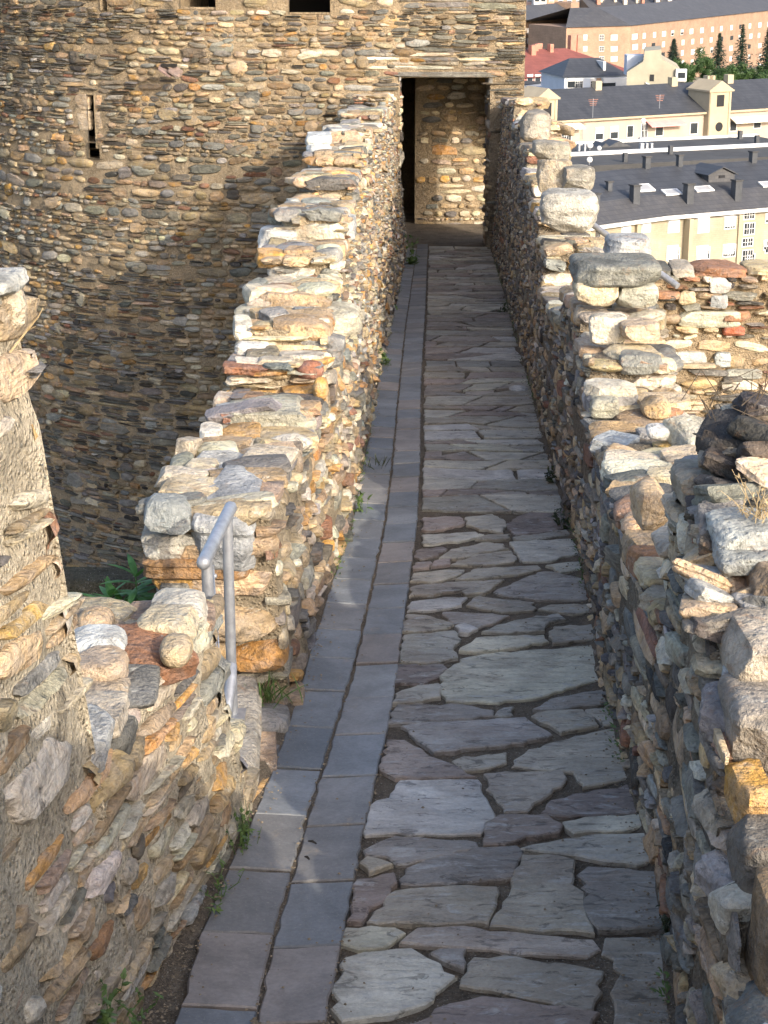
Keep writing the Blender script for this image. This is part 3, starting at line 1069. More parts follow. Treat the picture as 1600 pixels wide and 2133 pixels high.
def make_tower():
    ss = np.linspace(0, 12.6, 253)
    ts = np.linspace(-9.6, 1.2, 217)
    for a, b, c, d_ in HOLES:
        for v in (a, b): ss[np.argmin(abs(ss - v))] = v
        for v in (c, d_): ts[np.argmin(abs(ts - v))] = v
    A, B = np.meshgrid(ss, ts, indexing='ij')
    P = tower_map(A.ravel(), B.ravel(), 0 * A.ravel())
    nz = fbm(P * 4, 41, 4) * .012 + fbm(P * 1.1, 43, 2) * .012
    P = P + np.stack([0 * nz, -nz, 0 * nz], -1)
    nT = len(ts)
    ii, jj = np.meshgrid(np.arange(len(ss) - 1), np.arange(nT - 1), indexing='ij')
    ii, jj = ii.ravel(), jj.ravel()
    cs, ct = (ss[ii] + ss[ii + 1]) / 2, (ts[jj] + ts[jj + 1]) / 2
    keep = np.array([not in_hole(a, b) for a, b in zip(cs, ct)])
    q = (ii * nT + jj)[keep]
    Q = np.stack([q, q + 1, q + nT + 1, q + nT], -1)
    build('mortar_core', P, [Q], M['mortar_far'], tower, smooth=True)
    # stones: cobble bands and thin slate bands
    L = courses(0, 9.3, -9.4, 1.1, .082, W_TOWER_COB, 51, gap=.006, skip=.05, slate=.52, wsl=W_TOWER_SL, d=(.012, .045), asp=(1.3, 3.8), nscale=.55, cob=.6)
    rs = np.random.default_rng(52)
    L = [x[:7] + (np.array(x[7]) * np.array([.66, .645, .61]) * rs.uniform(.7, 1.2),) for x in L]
    L = [x for x in L if not in_hole(x[0], x[1], .02) and not in_hole(x[0] - x[2] * .9, x[1]) and not in_hole(x[0] + x[2] * .9, x[1]) and not (5.72 < x[0] < 6.30 and -2.80 < x[1] < -2.17) and not (5.80 < x[0] < 6.10 and -3.1 < x[1] < -2.78) and not (DOOR[0] - .04 < x[0] < DOOR[1] + .04 and DOOR[3] - .02 < x[1] < DOOR[3] + .16)]
    L2 = []
    for x in L:
        if x[0] - x[2] < 0:
            x = (x[2] + .005,) + x[1:]
        L2.append(x)
    for i in range(230):      # odd bigger cobbles and blocks let into the courses
        sx_, tz_ = rs.uniform(.15, 8.9), rs.uniform(-8.5, .6)
        if in_hole(sx_, tz_, .22) or (5.55 < sx_ < 6.4 and -3.1 < tz_ < -2.0): continue
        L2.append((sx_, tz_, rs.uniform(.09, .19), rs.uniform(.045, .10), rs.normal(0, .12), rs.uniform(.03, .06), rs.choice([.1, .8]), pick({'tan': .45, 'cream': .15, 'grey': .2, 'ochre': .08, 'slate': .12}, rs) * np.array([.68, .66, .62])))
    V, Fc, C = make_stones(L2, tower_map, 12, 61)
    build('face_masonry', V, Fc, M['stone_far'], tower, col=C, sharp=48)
    # right-hand flank, returns away from the viewer
    mb = MB()
    mb.box((1.84, 24.06, -9.6), (-.45, 0, 0), (0, .45, 0), (0, 0, 10.8))      # jamb wall between door and corner
    mb.box((.21, 24.06, -9.6), (-1.4, 0, 0), (0, .45, 0), (0, 0, 8.2))      # wall left of the door
    mb.box((1.84, 24.06, DOOR[3] + .02), (-1.7, 0, 0), (0, .45, 0), (0, 0, 3.2))   # above the door
    # passage behind: roof, back wall, unseen end walls that shape its light, floor
    mb.box((1.72, 24.48, -1.72), (-2.42, 0, 0), (0, 1.75, 0), (0, 0, .3))
    mb.box((1.80, 26.15, -9.6), (-1.35, 0, 0), (0, .5, 0), (0, 0, 9.5))
    mb.box((1.72, 26.2, -1.72), (-3.2, 0, 0), (0, 4.0, 0), (0, 0, .3))
    mb.box((1.78, 26.68, -9.6), (-.2, 0, 0), (0, 3.1, 0), (0, 0, 8.2))  # added wall, keeps sun from the room left of the back wall
    mb.box((1.8, 29.8, -9.6), (-3.5, 0, 0), (0, .3, 0), (0, 0, 8.2))
    mb.box((-1.2, 24.48, -9.6), (-.3, 0, 0), (0, 5.6, 0), (0, 0, 8.2))
    mb.prism([(1.62, y, z) for y, z in ((24.45, -1.6), (24.45, -2.75), (24.7, -2.4), (25.04, -2.1), (25.4, -2.45), (25.66, -2.8), (26.15, -3.2), (26.15, -1.6))], (.16, 0, 0))  # added unseen end wall, its arch cut to shape the sun patch
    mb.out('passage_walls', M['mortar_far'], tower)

    def backmap(s, t, d): return np.stack([3.2 - s, 26.15 - d, t], -1)
    L = courses(1.42, 2.70, -4.45, -1.7, .10, {'tan': .45, 'cream': .3, 'slate': .15, 'ochre': .1}, 77, gap=.02, skip=.08, slate=.3, d=(.012, .04))
    L = [x for x in L if x[0] + x[2] < 2.75]
    V, Fc, C = make_stones(L, backmap, 10, 78)
    build('passage_masonry', V, Fc, M['stone_far'], tower, col=C, sharp=48)
    # jamb stones in the door reveals
    for sx, X in ((1, .21), (-1, 1.40)):
        def jm(s, t, d, X=X, sx=sx): return np.stack([X + sx * d, 24.02 + s, t], -1)
        L = courses(0, .44, DOORZ, DOOR[3], .10, W_SHADE, 81 + sx, gap=.015, slate=.5, d=(.01, .04), skip=.05)
        V, Fc, C = make_stones(L, jm, 10, 83)
        if sx < 0: Fc = [f[:, ::-1] for f in Fc]
        build('door_jamb', V, Fc, M['stone_far'], tower, col=C, sharp=48)
    r = np.random.default_rng(91)
    # lintel of long thin slates
    rock_obj('door_lintel', (.80, 24.16, DOOR[3] + .04), (1.5, .42, .07), (.17, .16, .135), box=9, seed=2, n=17, amp=.03, parent=tower, mat=M['stone_far'])
    for i in range(14):
        z = DOOR[3] + .13 + (i // 3) * .055
        rock_obj('lintel_slate', (.05 + (i % 3) * .62 + r.normal(0, .08), 24.05, z), (r.uniform(.45, .75), .16, .05), pick({'slate': .8, 'cream': .2}, r), box=6, seed=200 + i, n=9, amp=.07, parent=tower, mat=M['stone_far'])
    # sandstone blocks round the arrow slit
    bl = [(6.035, 6.26, -2.42, -2.215), (5.79, 5.915, -2.42, -2.215), (6.035, 6.25, -2.70, -2.435), (5.80, 5.915, -2.70, -2.435), (5.80, 5.90, -2.86, -2.71)]
    for i, (a, b, c, d_) in enumerate(bl):
        p = tower_map(np.array([(a + b) / 2]), np.array([(c + d_) / 2]), np.array([0.]))[0]
        an = ((a + b) / 2 - 3.05) / 5.5
        rock_obj('slit_block', (p[0] + .05 * math.sin(an), p[1] + .05 * math.cos(an), p[2]), (b - a, .12, d_ - c), [(.40, .30, .19), (.42, .27, .15), (.44, .34, .22)][i % 3], rot=(0, 0, -an), box=14, seed=300 + i, n=11, amp=.02, parent=tower, mat=M['stone_far'])
    # recesses behind slit and upper openings, their dark painted on a black back panel
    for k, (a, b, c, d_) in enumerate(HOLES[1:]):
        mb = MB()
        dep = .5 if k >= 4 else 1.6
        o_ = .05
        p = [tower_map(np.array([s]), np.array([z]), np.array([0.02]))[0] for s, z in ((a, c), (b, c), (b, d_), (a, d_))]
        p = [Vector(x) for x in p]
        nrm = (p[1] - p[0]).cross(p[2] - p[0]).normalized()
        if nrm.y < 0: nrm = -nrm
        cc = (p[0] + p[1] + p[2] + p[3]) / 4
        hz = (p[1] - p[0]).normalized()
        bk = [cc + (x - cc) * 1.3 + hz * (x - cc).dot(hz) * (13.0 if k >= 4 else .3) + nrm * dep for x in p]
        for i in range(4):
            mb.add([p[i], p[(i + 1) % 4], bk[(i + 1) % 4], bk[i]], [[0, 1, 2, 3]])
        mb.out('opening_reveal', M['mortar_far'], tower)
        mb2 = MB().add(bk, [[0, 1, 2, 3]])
        mb2.out('painted_dark_back', M['black'], tower)
    # hood of tilted slates over a putlog hole
    c = aty(355, 150, 23.95)
    rock_obj('hood_slate', (c.x - .06, c.y - .06, c.z + .02), (.20, .22, .04), (.22, .15, .13), rot=(.3, .6, .1), box=7, seed=31, n=9, amp=.05, parent=tower, mat=M['stone_far'])
    rock_obj('hood_slate', (c.x + .08, c.y - .07, c.z + .015), (.17, .22, .04), (.25, .18, .15), rot=(.3, .55, -.1), box=7, seed=32, n=9, amp=.05, parent=tower, mat=M['stone_far'])
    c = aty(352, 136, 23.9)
    MB().cbox(c, .20, .10, .035).out('painted_putlog_hole', M['black'], tower)  # solid black block, the hole's darkness painted in


make_tower()
# sunlit ledge inside the doorway
mb = MB().box((-.4, 24.5, -4.6), (2.2, 0, 0), (0, 1.66, 0), (0, 0, .34))
props(mb.out('doorway_floor', M['mortar_far']), kind='structure')

# ------------------------------------------------------------------ chosen stones that stand out on the walls (parts of their walls)
CRM, TAN, GRY, OCH, RST, WHT, SLT = (.58, .51, .38), (.47, .35, .21), (.33, .33, .31), (.50, .28, .07), (.30, .13, .07), (.62, .60, .54), (.24, .23, .20)
def RK(w, *a, **k):
    if k.get('box', 3.4) >= 2.8: k['box'] = max(5.5, k.get('box', 3.4))
    return rock_px('coping_stone', *a, parent=w, **k)


# beyond the handrail gap
RK(WL2, 412, 1015, 552, 1135, 5.24, .52, (.33, .335, .33), 1, box=9, rot=(.06, .04, -.08), amp=.05, label='big grey slab with a flat bevelled top at the handrail end')
RK(WL2, 305, 1085, 425, 1150, 5.25, .30, (.40, .37, .30), 2, box=6)
RK(WL2, 308, 1140, 520, 1185, 5.22, .25, (.27, .15, .06), 3, box=8, amp=.06, label='long rust-brown block under the end slab')
RK(WL2, 330, 1185, 420, 1215, 5.24, .25, SLT, 4, box=7)
RK(WL2, 496, 1395, 545, 1470, 5.22, .2, (.55, .37, .17), 5, box=10, amp=.05)
RK(WL2, 385, 962, 455, 1015, 5.75, .22, (.58, .48, .32), 6, box=3)
RK(WL2, 440, 985, 560, 1020, 5.8, .2, (.50, .36, .24), 7, box=5)
RK(WL2, 535, 920, 600, 975, 6.1, .18, (.50, .38, .20), 8, box=4, rot=(0, .3, .3))
RK(WL2, 482, 838, 640, 893, 6.72, .3, (.36, .34, .26), 9, box=9, amp=.06)
RK(WL2, 620, 752, 674, 790, 7.15, .14, (.33, .14, .08), 10, box=2.1, amp=.05, label='red-brown round cobble')
RK(WL2, 652, 785, 684, 835, 7.0, .10, (.52, .30, .09), 11, box=2.3, amp=.04, label='ochre cobble below the red-brown one')
RK(WL2, 548, 757, 612, 787, 7.18, .14, (.52, .40, .24), 12, box=2.6)
RK(WL2, 493, 710, 560, 745, 7.5, .2, WHT, 13, box=3)
RK(WL2, 498, 633, 745, 690, 8.1, .34, (.50, .46, .34), 14, box=6, amp=.10, label='pale ledge stone spotted with yellow lichen')
RK(WL2, 600, 690, 715, 760, 7.62, .2, (.24, .235, .22), 15, box=6)
RK(WL2, 540, 474, 625, 535, 9.75, .30, WHT, 16, box=3, label='white boulder on a broken step of the wall')
RK(WL2, 560, 545, 660, 590, 9.0, .25, (.60, .56, .47), 17, box=4)
RK(WL2, 600, 407, 690, 450, 11.3, .34, (.55, .38, .22), 18, box=2.5, amp=.05)
RK(WL2, 675, 448, 740, 500, 10.2, .2, (.40, .41, .40), 19, box=3)
RK(WL2, 638, 300, 690, 352, 13.0, .3, (.58, .60, .58), 20, box=5)
RK(WL2, 638, 276, 690, 302, 13.1, .25, (.50, .52, .50), 21, box=4)
RK(WL2, 660, 322, 742, 358, 12.9, .3, (.22, .21, .20), 22, box=6)
RK(WL2, 632, 370, 684, 392, 12.6, .2, (.60, .56, .46), 23, box=2.6)
# low wall by the handrail
RK(WL1, 163, 1268, 236, 1318, 3.98, .13, (.52, .36, .20), 30, box=2.2, amp=.04, label='rounded tan cobble on the wall top')
RK(WL1, 140, 1314, 262, 1368, 3.72, .16, (.56, .56, .52), 31, box=2.7, amp=.05, label='smooth whitish boulder on the wall top')
RK(WL1, 318, 1243, 430, 1300, 4.05, .20, (.55, .50, .40), 32, box=4)
RK(WL1, 290, 1275, 412, 1330, 3.9, .16, (.50, .42, .28), 33, box=3.2)
RK(WL1, 336, 1325, 400, 1382, 3.72, .12, (.50, .38, .22), 34, box=2.4)
RK(WL1, 128, 1422, 262, 1462, 3.52, .14, (.33, .26, .18), 35, box=9, amp=.04)
RK(WL1, 150, 1362, 262, 1424, 3.6, .14, (.46, .35, .24), 36, box=5)
RK(WL1, 100, 1505, 235, 1600, 3.24, .20, (.38, .38, .36), 37, box=9, amp=.05, rot=(.1, 0, 0))
RK(WL1, 125, 1462, 258, 1515, 3.38, .14, (.36, .31, .24), 38, box=9, amp=.04)
RK(WL1, -150, 566, 40, 612, 3.08, .2, (.42, .42, .38), 39, box=5)
# right wall
RK(WR, 1128, 398, 1240, 478, 11.75, .4, (.42, .40, .34), 50, box=4, label='large white block on the end of a broken merlon')
RK(WR, 1120, 330, 1188, 398, 12.8, .3, (.36, .30, .21), 51, box=5)
RK(WR, 1165, 345, 1236, 395, 12.7, .3, (.30, .28, .23), 52, box=5)
RK(WR, 1110, 292, 1185, 332, 13.8, .35, (.36, .33, .26), 53, box=4)
RK(WR, 1086, 232, 1144, 290, 15.8, .5, (.28, .25, .20), 54, box=5)
RK(WR, 1264, 492, 1352, 545, 8.9, .30, (.37, .37, .35), 55, box=2.8, label='rounded grey boulder on the merlon')
RK(WR, 1196, 538, 1366, 585, 8.34, .40, (.20, .20, .17), 56, box=8, amp=.05, label='long dark grey slab capping the merlon')
RK(WR, 1196, 582, 1285, 632, 8.33, .2, (.52, .44, .29), 57, box=5)
RK(WR, 1282, 586, 1364, 634, 8.34, .2, (.40, .39, .31), 58, box=5)
RK(WR, 1292, 668, 1370, 705, 7.9, .2, (.50, .38, .25), 59, box=5)
RK(WR, 1230, 655, 1305, 715, 8.0, .12, (.58, .52, .40), 60, box=4)
RK(WR, 1290, 735, 1374, 772, 7.72, .2, (.22, .22, .19), 61, box=7)
RK(WR, 1218, 795, 1322, 826, 7.4, .2, (.52, .47, .36), 62, box=6)
RK(WR, 1225, 822, 1285, 865, 7.3, .2, (.42, .40, .30), 63, box=6)
RK(WR, 1335, 828, 1395, 868, 7.2, .22, (.52, .36, .18), 64, box=2.6)
RK(WR, 1345, 885, 1408, 912, 6.5, .14, WHT, 65, box=2.6)
RK(WR, 1400, 885, 1478, 935, 6.4, .25, (.48, .45, .35), 66, box=7, rot=(.3, 0, .3))
RK(WR, 1318, 1005, 1385, 1090, 4.9, .20, (.50, .36, .21), 67, box=4)
RK(WR, 1362, 1115, 1445, 1150, 4.52, .2, (.53, .42, .30), 68, box=6)
RK(WR, 1385, 1165, 1445, 1235, 4.42, .16, (.50, .47, .36), 69, box=6)
RK(WR, 1468, 1062, 1545, 1110, 3.92, .3, (.27, .28, .26), 71, box=12)
RK(WR, 1474, 1112, 1548, 1162, 3.88, .3, (.22, .22, .20), 84, box=12)
RK(WR, 1485, 1082, 1640, 1130, 3.74, .22, (.34, .35, .32), 73, box=12)
RK(WR, 1490, 1128, 1640, 1170, 3.68, .22, (.28, .29, .27), 85, box=12)
RK(WR, 1512, 1298, 1660, 1425, 3.32, .28, (.36, .31, .24), 74, box=7, amp=.06, label='big tan-grey block near the top of the broken end')
RK(WR, 1512, 1436, 1640, 1580, 3.14, .26, (.26, .23, .19), 75, box=5, amp=.06, label='speckled block with lichen above the orange stone')
RK(WR, 1515, 1420, 1620, 1440, 3.22, .26, (.40, .41, .39), 76, box=8)
RK(WR, 1522, 1608, 1606, 1712, 2.98, .16, (.52, .29, .07), 77, box=9, amp=.03, label='bright orange squared block')
RK(WR, 1530, 1715, 1640, 1850, 2.85, .18, (.19, .17, .14), 78, box=4)
RK(WR, 1570, 1840, 1700, 2133, 2.62, .22, (.30, .21, .12), 79, box=6)
RK(WR, 1545, 1260, 1660, 1300, 3.5, .3, (.22, .20, .17), 80, box=4)
RK(WR, 1560, 1170, 1680, 1290, 3.55, .25, (.33, .24, .15), 81, box=3)

rg = np.random.default_rng(717)
for i in range(46):
    t = i / 45
    x, y = 1455 + rg.uniform(0, 1) ** 1.2 * 150, 0
    y = 935 + 380 * t - (x - 1455) * .75 * (1 - t) + rg.normal(0, 8)
    c = aty(x, y, 4.32 - .85 * t)
    sz = rg.uniform(.05, .12)
    rock_obj('coping_stone', (c.x + .02, c.y + .03, c.z), (sz * rg.uniform(1, 1.7), sz * 1.3, sz * rg.uniform(.28, .6)), pick({'dark': .36 * (1 - t) + .08, 'slate': .35, 'grey': .2, 'cream': .10, 'tan': .1}, rg), rot=(rg.normal(0, .25), rg.normal(0, .3), rg.normal(0, .5)), box=rg.choice([9, 12, 16]), seed=int(rg.integers(9999)), n=11, amp=.08, parent=WR)

# ------------------------------------------------------------------ courtyard wall on the right
cw = empty('courtyard_wall', (3.2, 15.0, -6.5), 'sunlit coursed rubble wall standing below and behind the right parapet', 'wall')
CT = aty(1480, 550, 15.0).z


def cwm(s, t, d): return np.stack([1.35 + s, 15.0 - d - .02 * (CT - t), t], -1)


ss = np.linspace(0, 5, 170)
ts = np.linspace(-6.6, CT - .10, 110)
A, B = np.meshgrid(ss, ts, indexing='ij')
P = cwm(A.ravel(), B.ravel(), fbm(np.stack([A.ravel() * 5, B.ravel() * 5, A.ravel() * 0], -1), 7, 3) * .018)
nT = len(ts)
ii, jj = np.meshgrid(np.arange(len(ss) - 1), np.arange(nT - 1), indexing='ij')
q = (ii * nT + jj).ravel()
build('mortar_core', P, [np.stack([q, q + nT, q + nT + 1, q + 1], -1)], M['mortar_far'], cw)
MB().box((1.35, 15.07, -6.6), (5, 0, 0), (0, .5, 0), (0, 0, CT + 6.46)).out('wall_back', M['mortar_far'], cw)
L = courses(0, 5, -6.5, CT - .62, .085, {'tan': .34, 'cream': .34, 'slate': .2, 'ochre': .07, 'rust': .05}, 401, gap=.018, skip=.06, slate=.5, d=(.015, .04), cob=.55)
L2_ = courses(0, 5, CT - .60, CT - .10, .085, {'tan': .28, 'slate': .30, 'dark': .12, 'rust': .12, 'cream': .18}, 402, gap=.02, skip=.02, slate=.35, d=(.04, .07), cob=.2)
V, Fc, C = make_stones(L + L2_, cwm, 12, 403)
build('face_masonry', V, Fc, M['stone_far'], cw, col=C, sharp=48)
r = np.random.default_rng(405)
x = 1.4
while x < 6.3:
    wd = r.uniform(.2, .45)
    rock_obj('coping_stone', (x + wd / 2, 15.2, CT - .075), (wd, .5, .09), pick({'slate': .5, 'tan': .3, 'rust': .2}, r), box=7, seed=int(x * 100), n=9, amp=.07, parent=cw, mat=M['stone_far'])
    x += wd
for (a, b, c, d_, col, bx) in [(1418, 645, 1538, 680, (.42, .40, .30), 10), (1506, 676, 1550, 698, (.40, .12, .06), 6), (1396, 732, 1468, 768, (.47, .46, .40), 6), (1488, 734, 1524, 764, (.36, .39, .38), 5), (1510, 824, 1552, 846, (.52, .40, .20), 2.3), (1512, 768, 1585, 790, (.35, .35, .30), 7), (1478, 578, 1522, 610, (.55, .52, .47), 4), (1412, 604, 1448, 634, (.52, .42, .26), 4), (1366, 606, 1415, 622, (.42, .22, .12), 6), (1480, 614, 1514, 642, (.36, .38, .38), 6)]:
    rock_px('accent_stone', a, b, c, d_, 14.93, .12, col, a, cw, box=bx, amp=.05, mat=M['stone_far'])
# low projecting footing of thin grey slates
def ftm(s, t, d): return np.stack([1.35 + s, 14.72 - d, t], -1)
fx = aty(1502, 850, 14.72).x
fz = aty(1440, 772, 14.72).z
mb = MB().box((1.35, 14.74, -6.6), (fx - 1.35, 0, 0), (0, .3, 0), (0, 0, fz + 6.6))
mb.out('footing', M['mortar_far'], cw)
L = courses(0, fx - 1.33, -5.6, fz, .075, {'slate': .7, 'tan': .2, 'cream': .1}, 411, gap=.014, skip=.04, slate=.8, d=(.015, .035))
V, Fc, C = make_stones(L, ftm, 10, 412)
build('footing_masonry', V, Fc, M['stone_far'], cw, col=C, sharp=48)

# thin grey handrail going down behind the right wall
sr = empty('stair_handrail', tuple(aty(1320, 530, 13.0)), 'thin grey handrail sloping down behind the right parapet towards the courtyard wall', 'handrail')
a, b = aty(1232, 466, 13.2), aty(1412, 596, 12.6)
MB().tube([a, b], .024, 10).out('rail', M['steel'], sr, smooth=True, sharp=60)
for t in (.08, .62):
    q = a.lerp(b, t)
    MB().tube([q - Vector((0, 0, .02)), q - Vector((0, 0, 1.1))], .018, 8).out('post', M['steel'], sr, smooth=True, sharp=60)

# ------------------------------------------------------------------ near handrail in the gap
hr = empty('metal_handrail', tuple(aty(490, 1490, 4.85)), 'galvanised steel tube handrail in the gap of the left parapet', 'handrail')
ra, rb_ = aty(424, 1172, 4.42), aty(480, 1058, 4.92)
dr = (rb_ - ra).normalized()
n_ = 10
pts = [ra - dr * .0, ra + dr * .02] + [ra.lerp(rb_, t) for t in (.25, .5, .75)] + [rb_]
MB().tube(pts, .0188, 18).out('top_rail', M['steel'], hr, smooth=True, sharp=50)
V, Q = rock(tuple(ra), (.0385, .0385, .0385), box=2, seed=1, n=9, amp=0.0)
build('rail_end_cap', V, [Q], M['steel'], hr, smooth=True)
V, Q = rock(tuple(rb_), (.0385, .0385, .0385), box=2, seed=1, n=9, amp=0.0)
build('rail_end_cap', V, [Q], M['steel'], hr, smooth=True)
MB().tube([ra + dr * .03 + Vector((.004, 0, 0)), ra + dr * .03 + Vector((.004, 0, -.62))], .0155, 16).out('post', M['steel'], hr, smooth=True, sharp=50)
pf = ra.lerp(rb_, .86)
base = aty(491, 1488, 4.86)
MB().tube([pf, Vector((pf.x + .0, pf.y, base.z))], .0155, 16).out('post', M['steel'], hr, smooth=True, sharp=50)
pz_ = base.z
fb = MB().box((pf.x - .050, pf.y - .07, pf.z - .13), (.016, 0, 0), (0, .005, 0), (0, 0, -.50))
fb.out('flat_bar', M['steel'], hr)
for z0, z1 in ((-.14, -.26), (-.36, -.48), (-.46, -.60)):
    MB().tube([Vector((pf.x - .036, pf.y - .075, pf.z + z0)), Vector((ra.x + .03, ra.y + .05, pf.z + z1 - .04))], .0022, 6).out('wire', M['steel'], hr)
for z0 in (-.16, -.29, -.42, -.55):
    V, Q = rock((pf.x - .034, pf.y - .075, pf.z + z0), (.016, .016, .016), box=2, seed=1, n=5, amp=0)
    build('wire_clip', V, [Q], M['steel'], hr)
MB().tube([Vector((pf.x + .002, pf.y - .02, pz_ + .17)), Vector((pf.x + .004, pf.y - .06, pz_ + .15)), Vector((pf.x - .01, pf.y - .16, pz_ + .02))], .017, 12).out('foot_brace', M['steel'], hr, smooth=True, sharp=50)
MB().cbox((pf.x, pf.y, pz_ + .004), .075, .075, .008).out('base_plate', M['steel'], hr)

# steps leading down through the gap
st = empty('stone_steps', (-.7, 4.7, -2.6), 'rough stone steps going down through the gap beside the metal handrail', 'steps')
for i in range(5):
    rock_obj('step', (-.50 - i * .20, 4.80, float(pz(4.8)) + .04 - i * .11), (.26, .78, .14), [(.36, .32, .26), (.33, .30, .27), (.40, .33, .24)][i % 3], box=9, seed=600 + i, n=13, amp=.04, parent=st, rot=(0, 0, .05))
rock_obj('step', (-.375, 4.78, float(pz(4.8)) - .005), (.13, .30, .10), (.40, .28, .18), box=5, seed=621, n=11, amp=.06, parent=st)
rock_obj('step', (-.36, 5.05, float(pz(5)) + .0), (.13, .22, .11), (.34, .32, .29), box=4, seed=622, n=11, amp=.06, parent=st)

# dark mossy wall outside the gap
mw = aty(120, 1218, 6.6)
mr = aty(330, 1205, 6.9)
V, Q = rock(((mw.x + mr.x) / 2 - .3, 6.75, mw.z - .60), (mr.x - mw.x + 1.2, .22, 1.2), box=12, seed=8, n=33, amp=.05)
o = build('mossy_wall', V, [Q], M['moss'], None, smooth=True, sharp=50)
props(o, 'low dark moss-covered wall behind the left parapet, below the round tower', 'wall')

# ------------------------------------------------------------------ plants
def leaf(mb, p, d, up, L_, w, bend=.3, seg=3):
    """one tapered bent leaf blade starting at p"""
    d, up = Vector(d).normalized(), Vector(up)
    sd_ = d.cross(up)
    sd_ = sd_.normalized() if sd_.length > 1e-4 else Vector((1, 0, 0))
    nrm = sd_.cross(d).normalized()
    vs = []
    for i in range(seg + 1):
        t = i / seg
        c = Vector(p) + d * (L_ * t) - nrm * (bend * L_ * t * t)
        ww = w * (math.sin(PI * min(.98, .12 + t * .88)) ** .8)
        vs += [c - sd_ * ww / 2, c + nrm * ww * .12, c + sd_ * ww / 2]
    fs = []
    for i in range(seg):
        fs += [[i * 3, i * 3 + 1, i * 3 + 4, i * 3 + 3], [i * 3 + 1, i * 3 + 2, i * 3 + 5, i * 3 + 4]]
    mb.add(vs, fs)


def tuft(x, y, Y, rx, rz, n, lab, mat='leaf', side=1, lw=.012, ll=.03, seed=0, name='weed_tuft', cat='weed', group=None, dy=.08):
    if Y > 5:
        ll *= 1.35
        lw *= 1.35
    n = int(n * 1.6)
    """leafy weed hugging a wall foot; (x,y) photo point of its middle"""
    rr = random.Random(seed)
    c = aty(x, y, Y) + Vector((side * .025, 0, 0))
    rx *= 1.4
    g = empty(name, (c.x, c.y, c.z - rz), lab, cat, group)
    ms, ml = MB(), MB()
    for k in range(max(3, n // 9)):
        b = Vector((c.x + rr.uniform(-.3, .3) * rx, c.y + rr.uniform(-1, 1) * dy, c.z - rz))
        e = Vector((c.x + rr.gauss(0, .5) * rx + side * .2 * rx, b.y + rr.uniform(-.6, .6) * dy, c.z + rr.uniform(-.2, 1) * rz))
        m_ = (b + e) / 2 + Vector((side * rx * .3, 0, 0))
        ms.tube([b, m_, e], [.0016, .0013, .0008], 4)
        for j in range(9):
            t = rr.uniform(.15, 1)
            q = b.lerp(m_, t * 2) if t < .5 else m_.lerp(e, t * 2 - 1)
            leaf(ml, q, (rr.gauss(0, 1), rr.gauss(0, 1), rr.gauss(.35, .6)), (rr.gauss(0, .3), rr.gauss(0, .3), 1), ll * rr.uniform(.5, 1.2), lw * rr.uniform(.6, 1.2), rr.uniform(0, .6), 2)
    ms.out('stem', M[mat], g)
    ml.out('leaves', M[mat], g, smooth=True)
    return g


LFT = [(847, 528, 21.5, .10, .24, 70, 'green weeds at the foot of the left parapet closest to the tower door', .03, .05),
       (806, 662, 16.4, .07, .20, 60, 'low weeds at the left wall foot halfway down the gutter', .026, .045),
       (788, 762, 12.9, .06, .14, 60, 'leafy weeds at the left wall foot beside the dark drain stain', .022, .04),
       (732, 1070, 8.05, .04, .13, 90, 'dense green weeds against the left wall foot where the gutter bends', .016, .028),
       (684, 1160, 7.25, .03, .09, 60, 'small fern-like weeds on the left wall face nearer than the dense ones', .012, .026),
       (474, 1735, 4.15, .035, .10, 150, 'dark creeping weed spilling from the left wall onto a gutter tile', .010, .016),
       (425, 1850, 3.82, .035, .05, 50, 'thin sprawling weed in the soil beside the gutter edge', .007, .022),
       (185, 2095, 3.0, .03, .045, 60, 'round-leaved dark weed on the left wall at the bottom of the picture', .014, .016),
       (245, 2110, 3.08, .03, .03, 50, 'small pale green weed just beside the round-leaved weed', .008, .014)]
for i, (x, y, Y, rx, rz, n, lab, lw, ll) in enumerate(LFT):
    tuft(x, y, Y, rx, rz, n, lab, 'leaf', 1, lw, ll, 40 + i)
RGT = [(1062, 648, 16.4, .05, .12, 50, 'mossy weeds at the right wall foot far down the path', .02, .03),
       (1160, 985, 8.75, .03, .06, 50, 'mossy weeds at the right wall foot beside a pale flagstone', .012, .02),
       (1192, 1085, 7.75, .03, .07, 60, 'mossy weeds at the right wall foot by the blue-grey flagstone', .012, .02),
       (1426, 1945, 3.55, .018, .035, 110, 'small mossy tuft at the right wall foot nearest the viewer', .005, .010)]
for i, (x, y, Y, rx, rz, n, lab, lw, ll) in enumerate(RGT):
    tuft(x, y, Y, rx, rz, n, lab, 'moss_leaf', -1, lw, ll, 60 + i)


def grass(x, y, Y, n, h, lab, seed, mat='leaf', spread=.03):
    rr = random.Random(seed)
    c = aty(x, y, Y)
    mb = MB()
    for k in range(n):
        p = c + Vector((rr.gauss(0, spread), rr.gauss(0, spread), 0))
        leaf(mb, p, (rr.gauss(0, .45), rr.gauss(0, .45), 1), (rr.gauss(0, 1), rr.gauss(0, 1), .1), h * rr.uniform(.4, 1.1), .005, rr.uniform(.1, .7), 4)
    props(mb.out('grass_tuft', M[mat], None, smooth=True), lab, 'grass tuft')


grass(560, 1460, 5.12, 60, .10, 'tuft of green grass on the rubble beside the handrail foot', 5)
grass(775, 975, 9.0, 22, .07, 'sparse dry grass blades in the gutter joint against the left wall', 6, 'moss_leaf', .04)

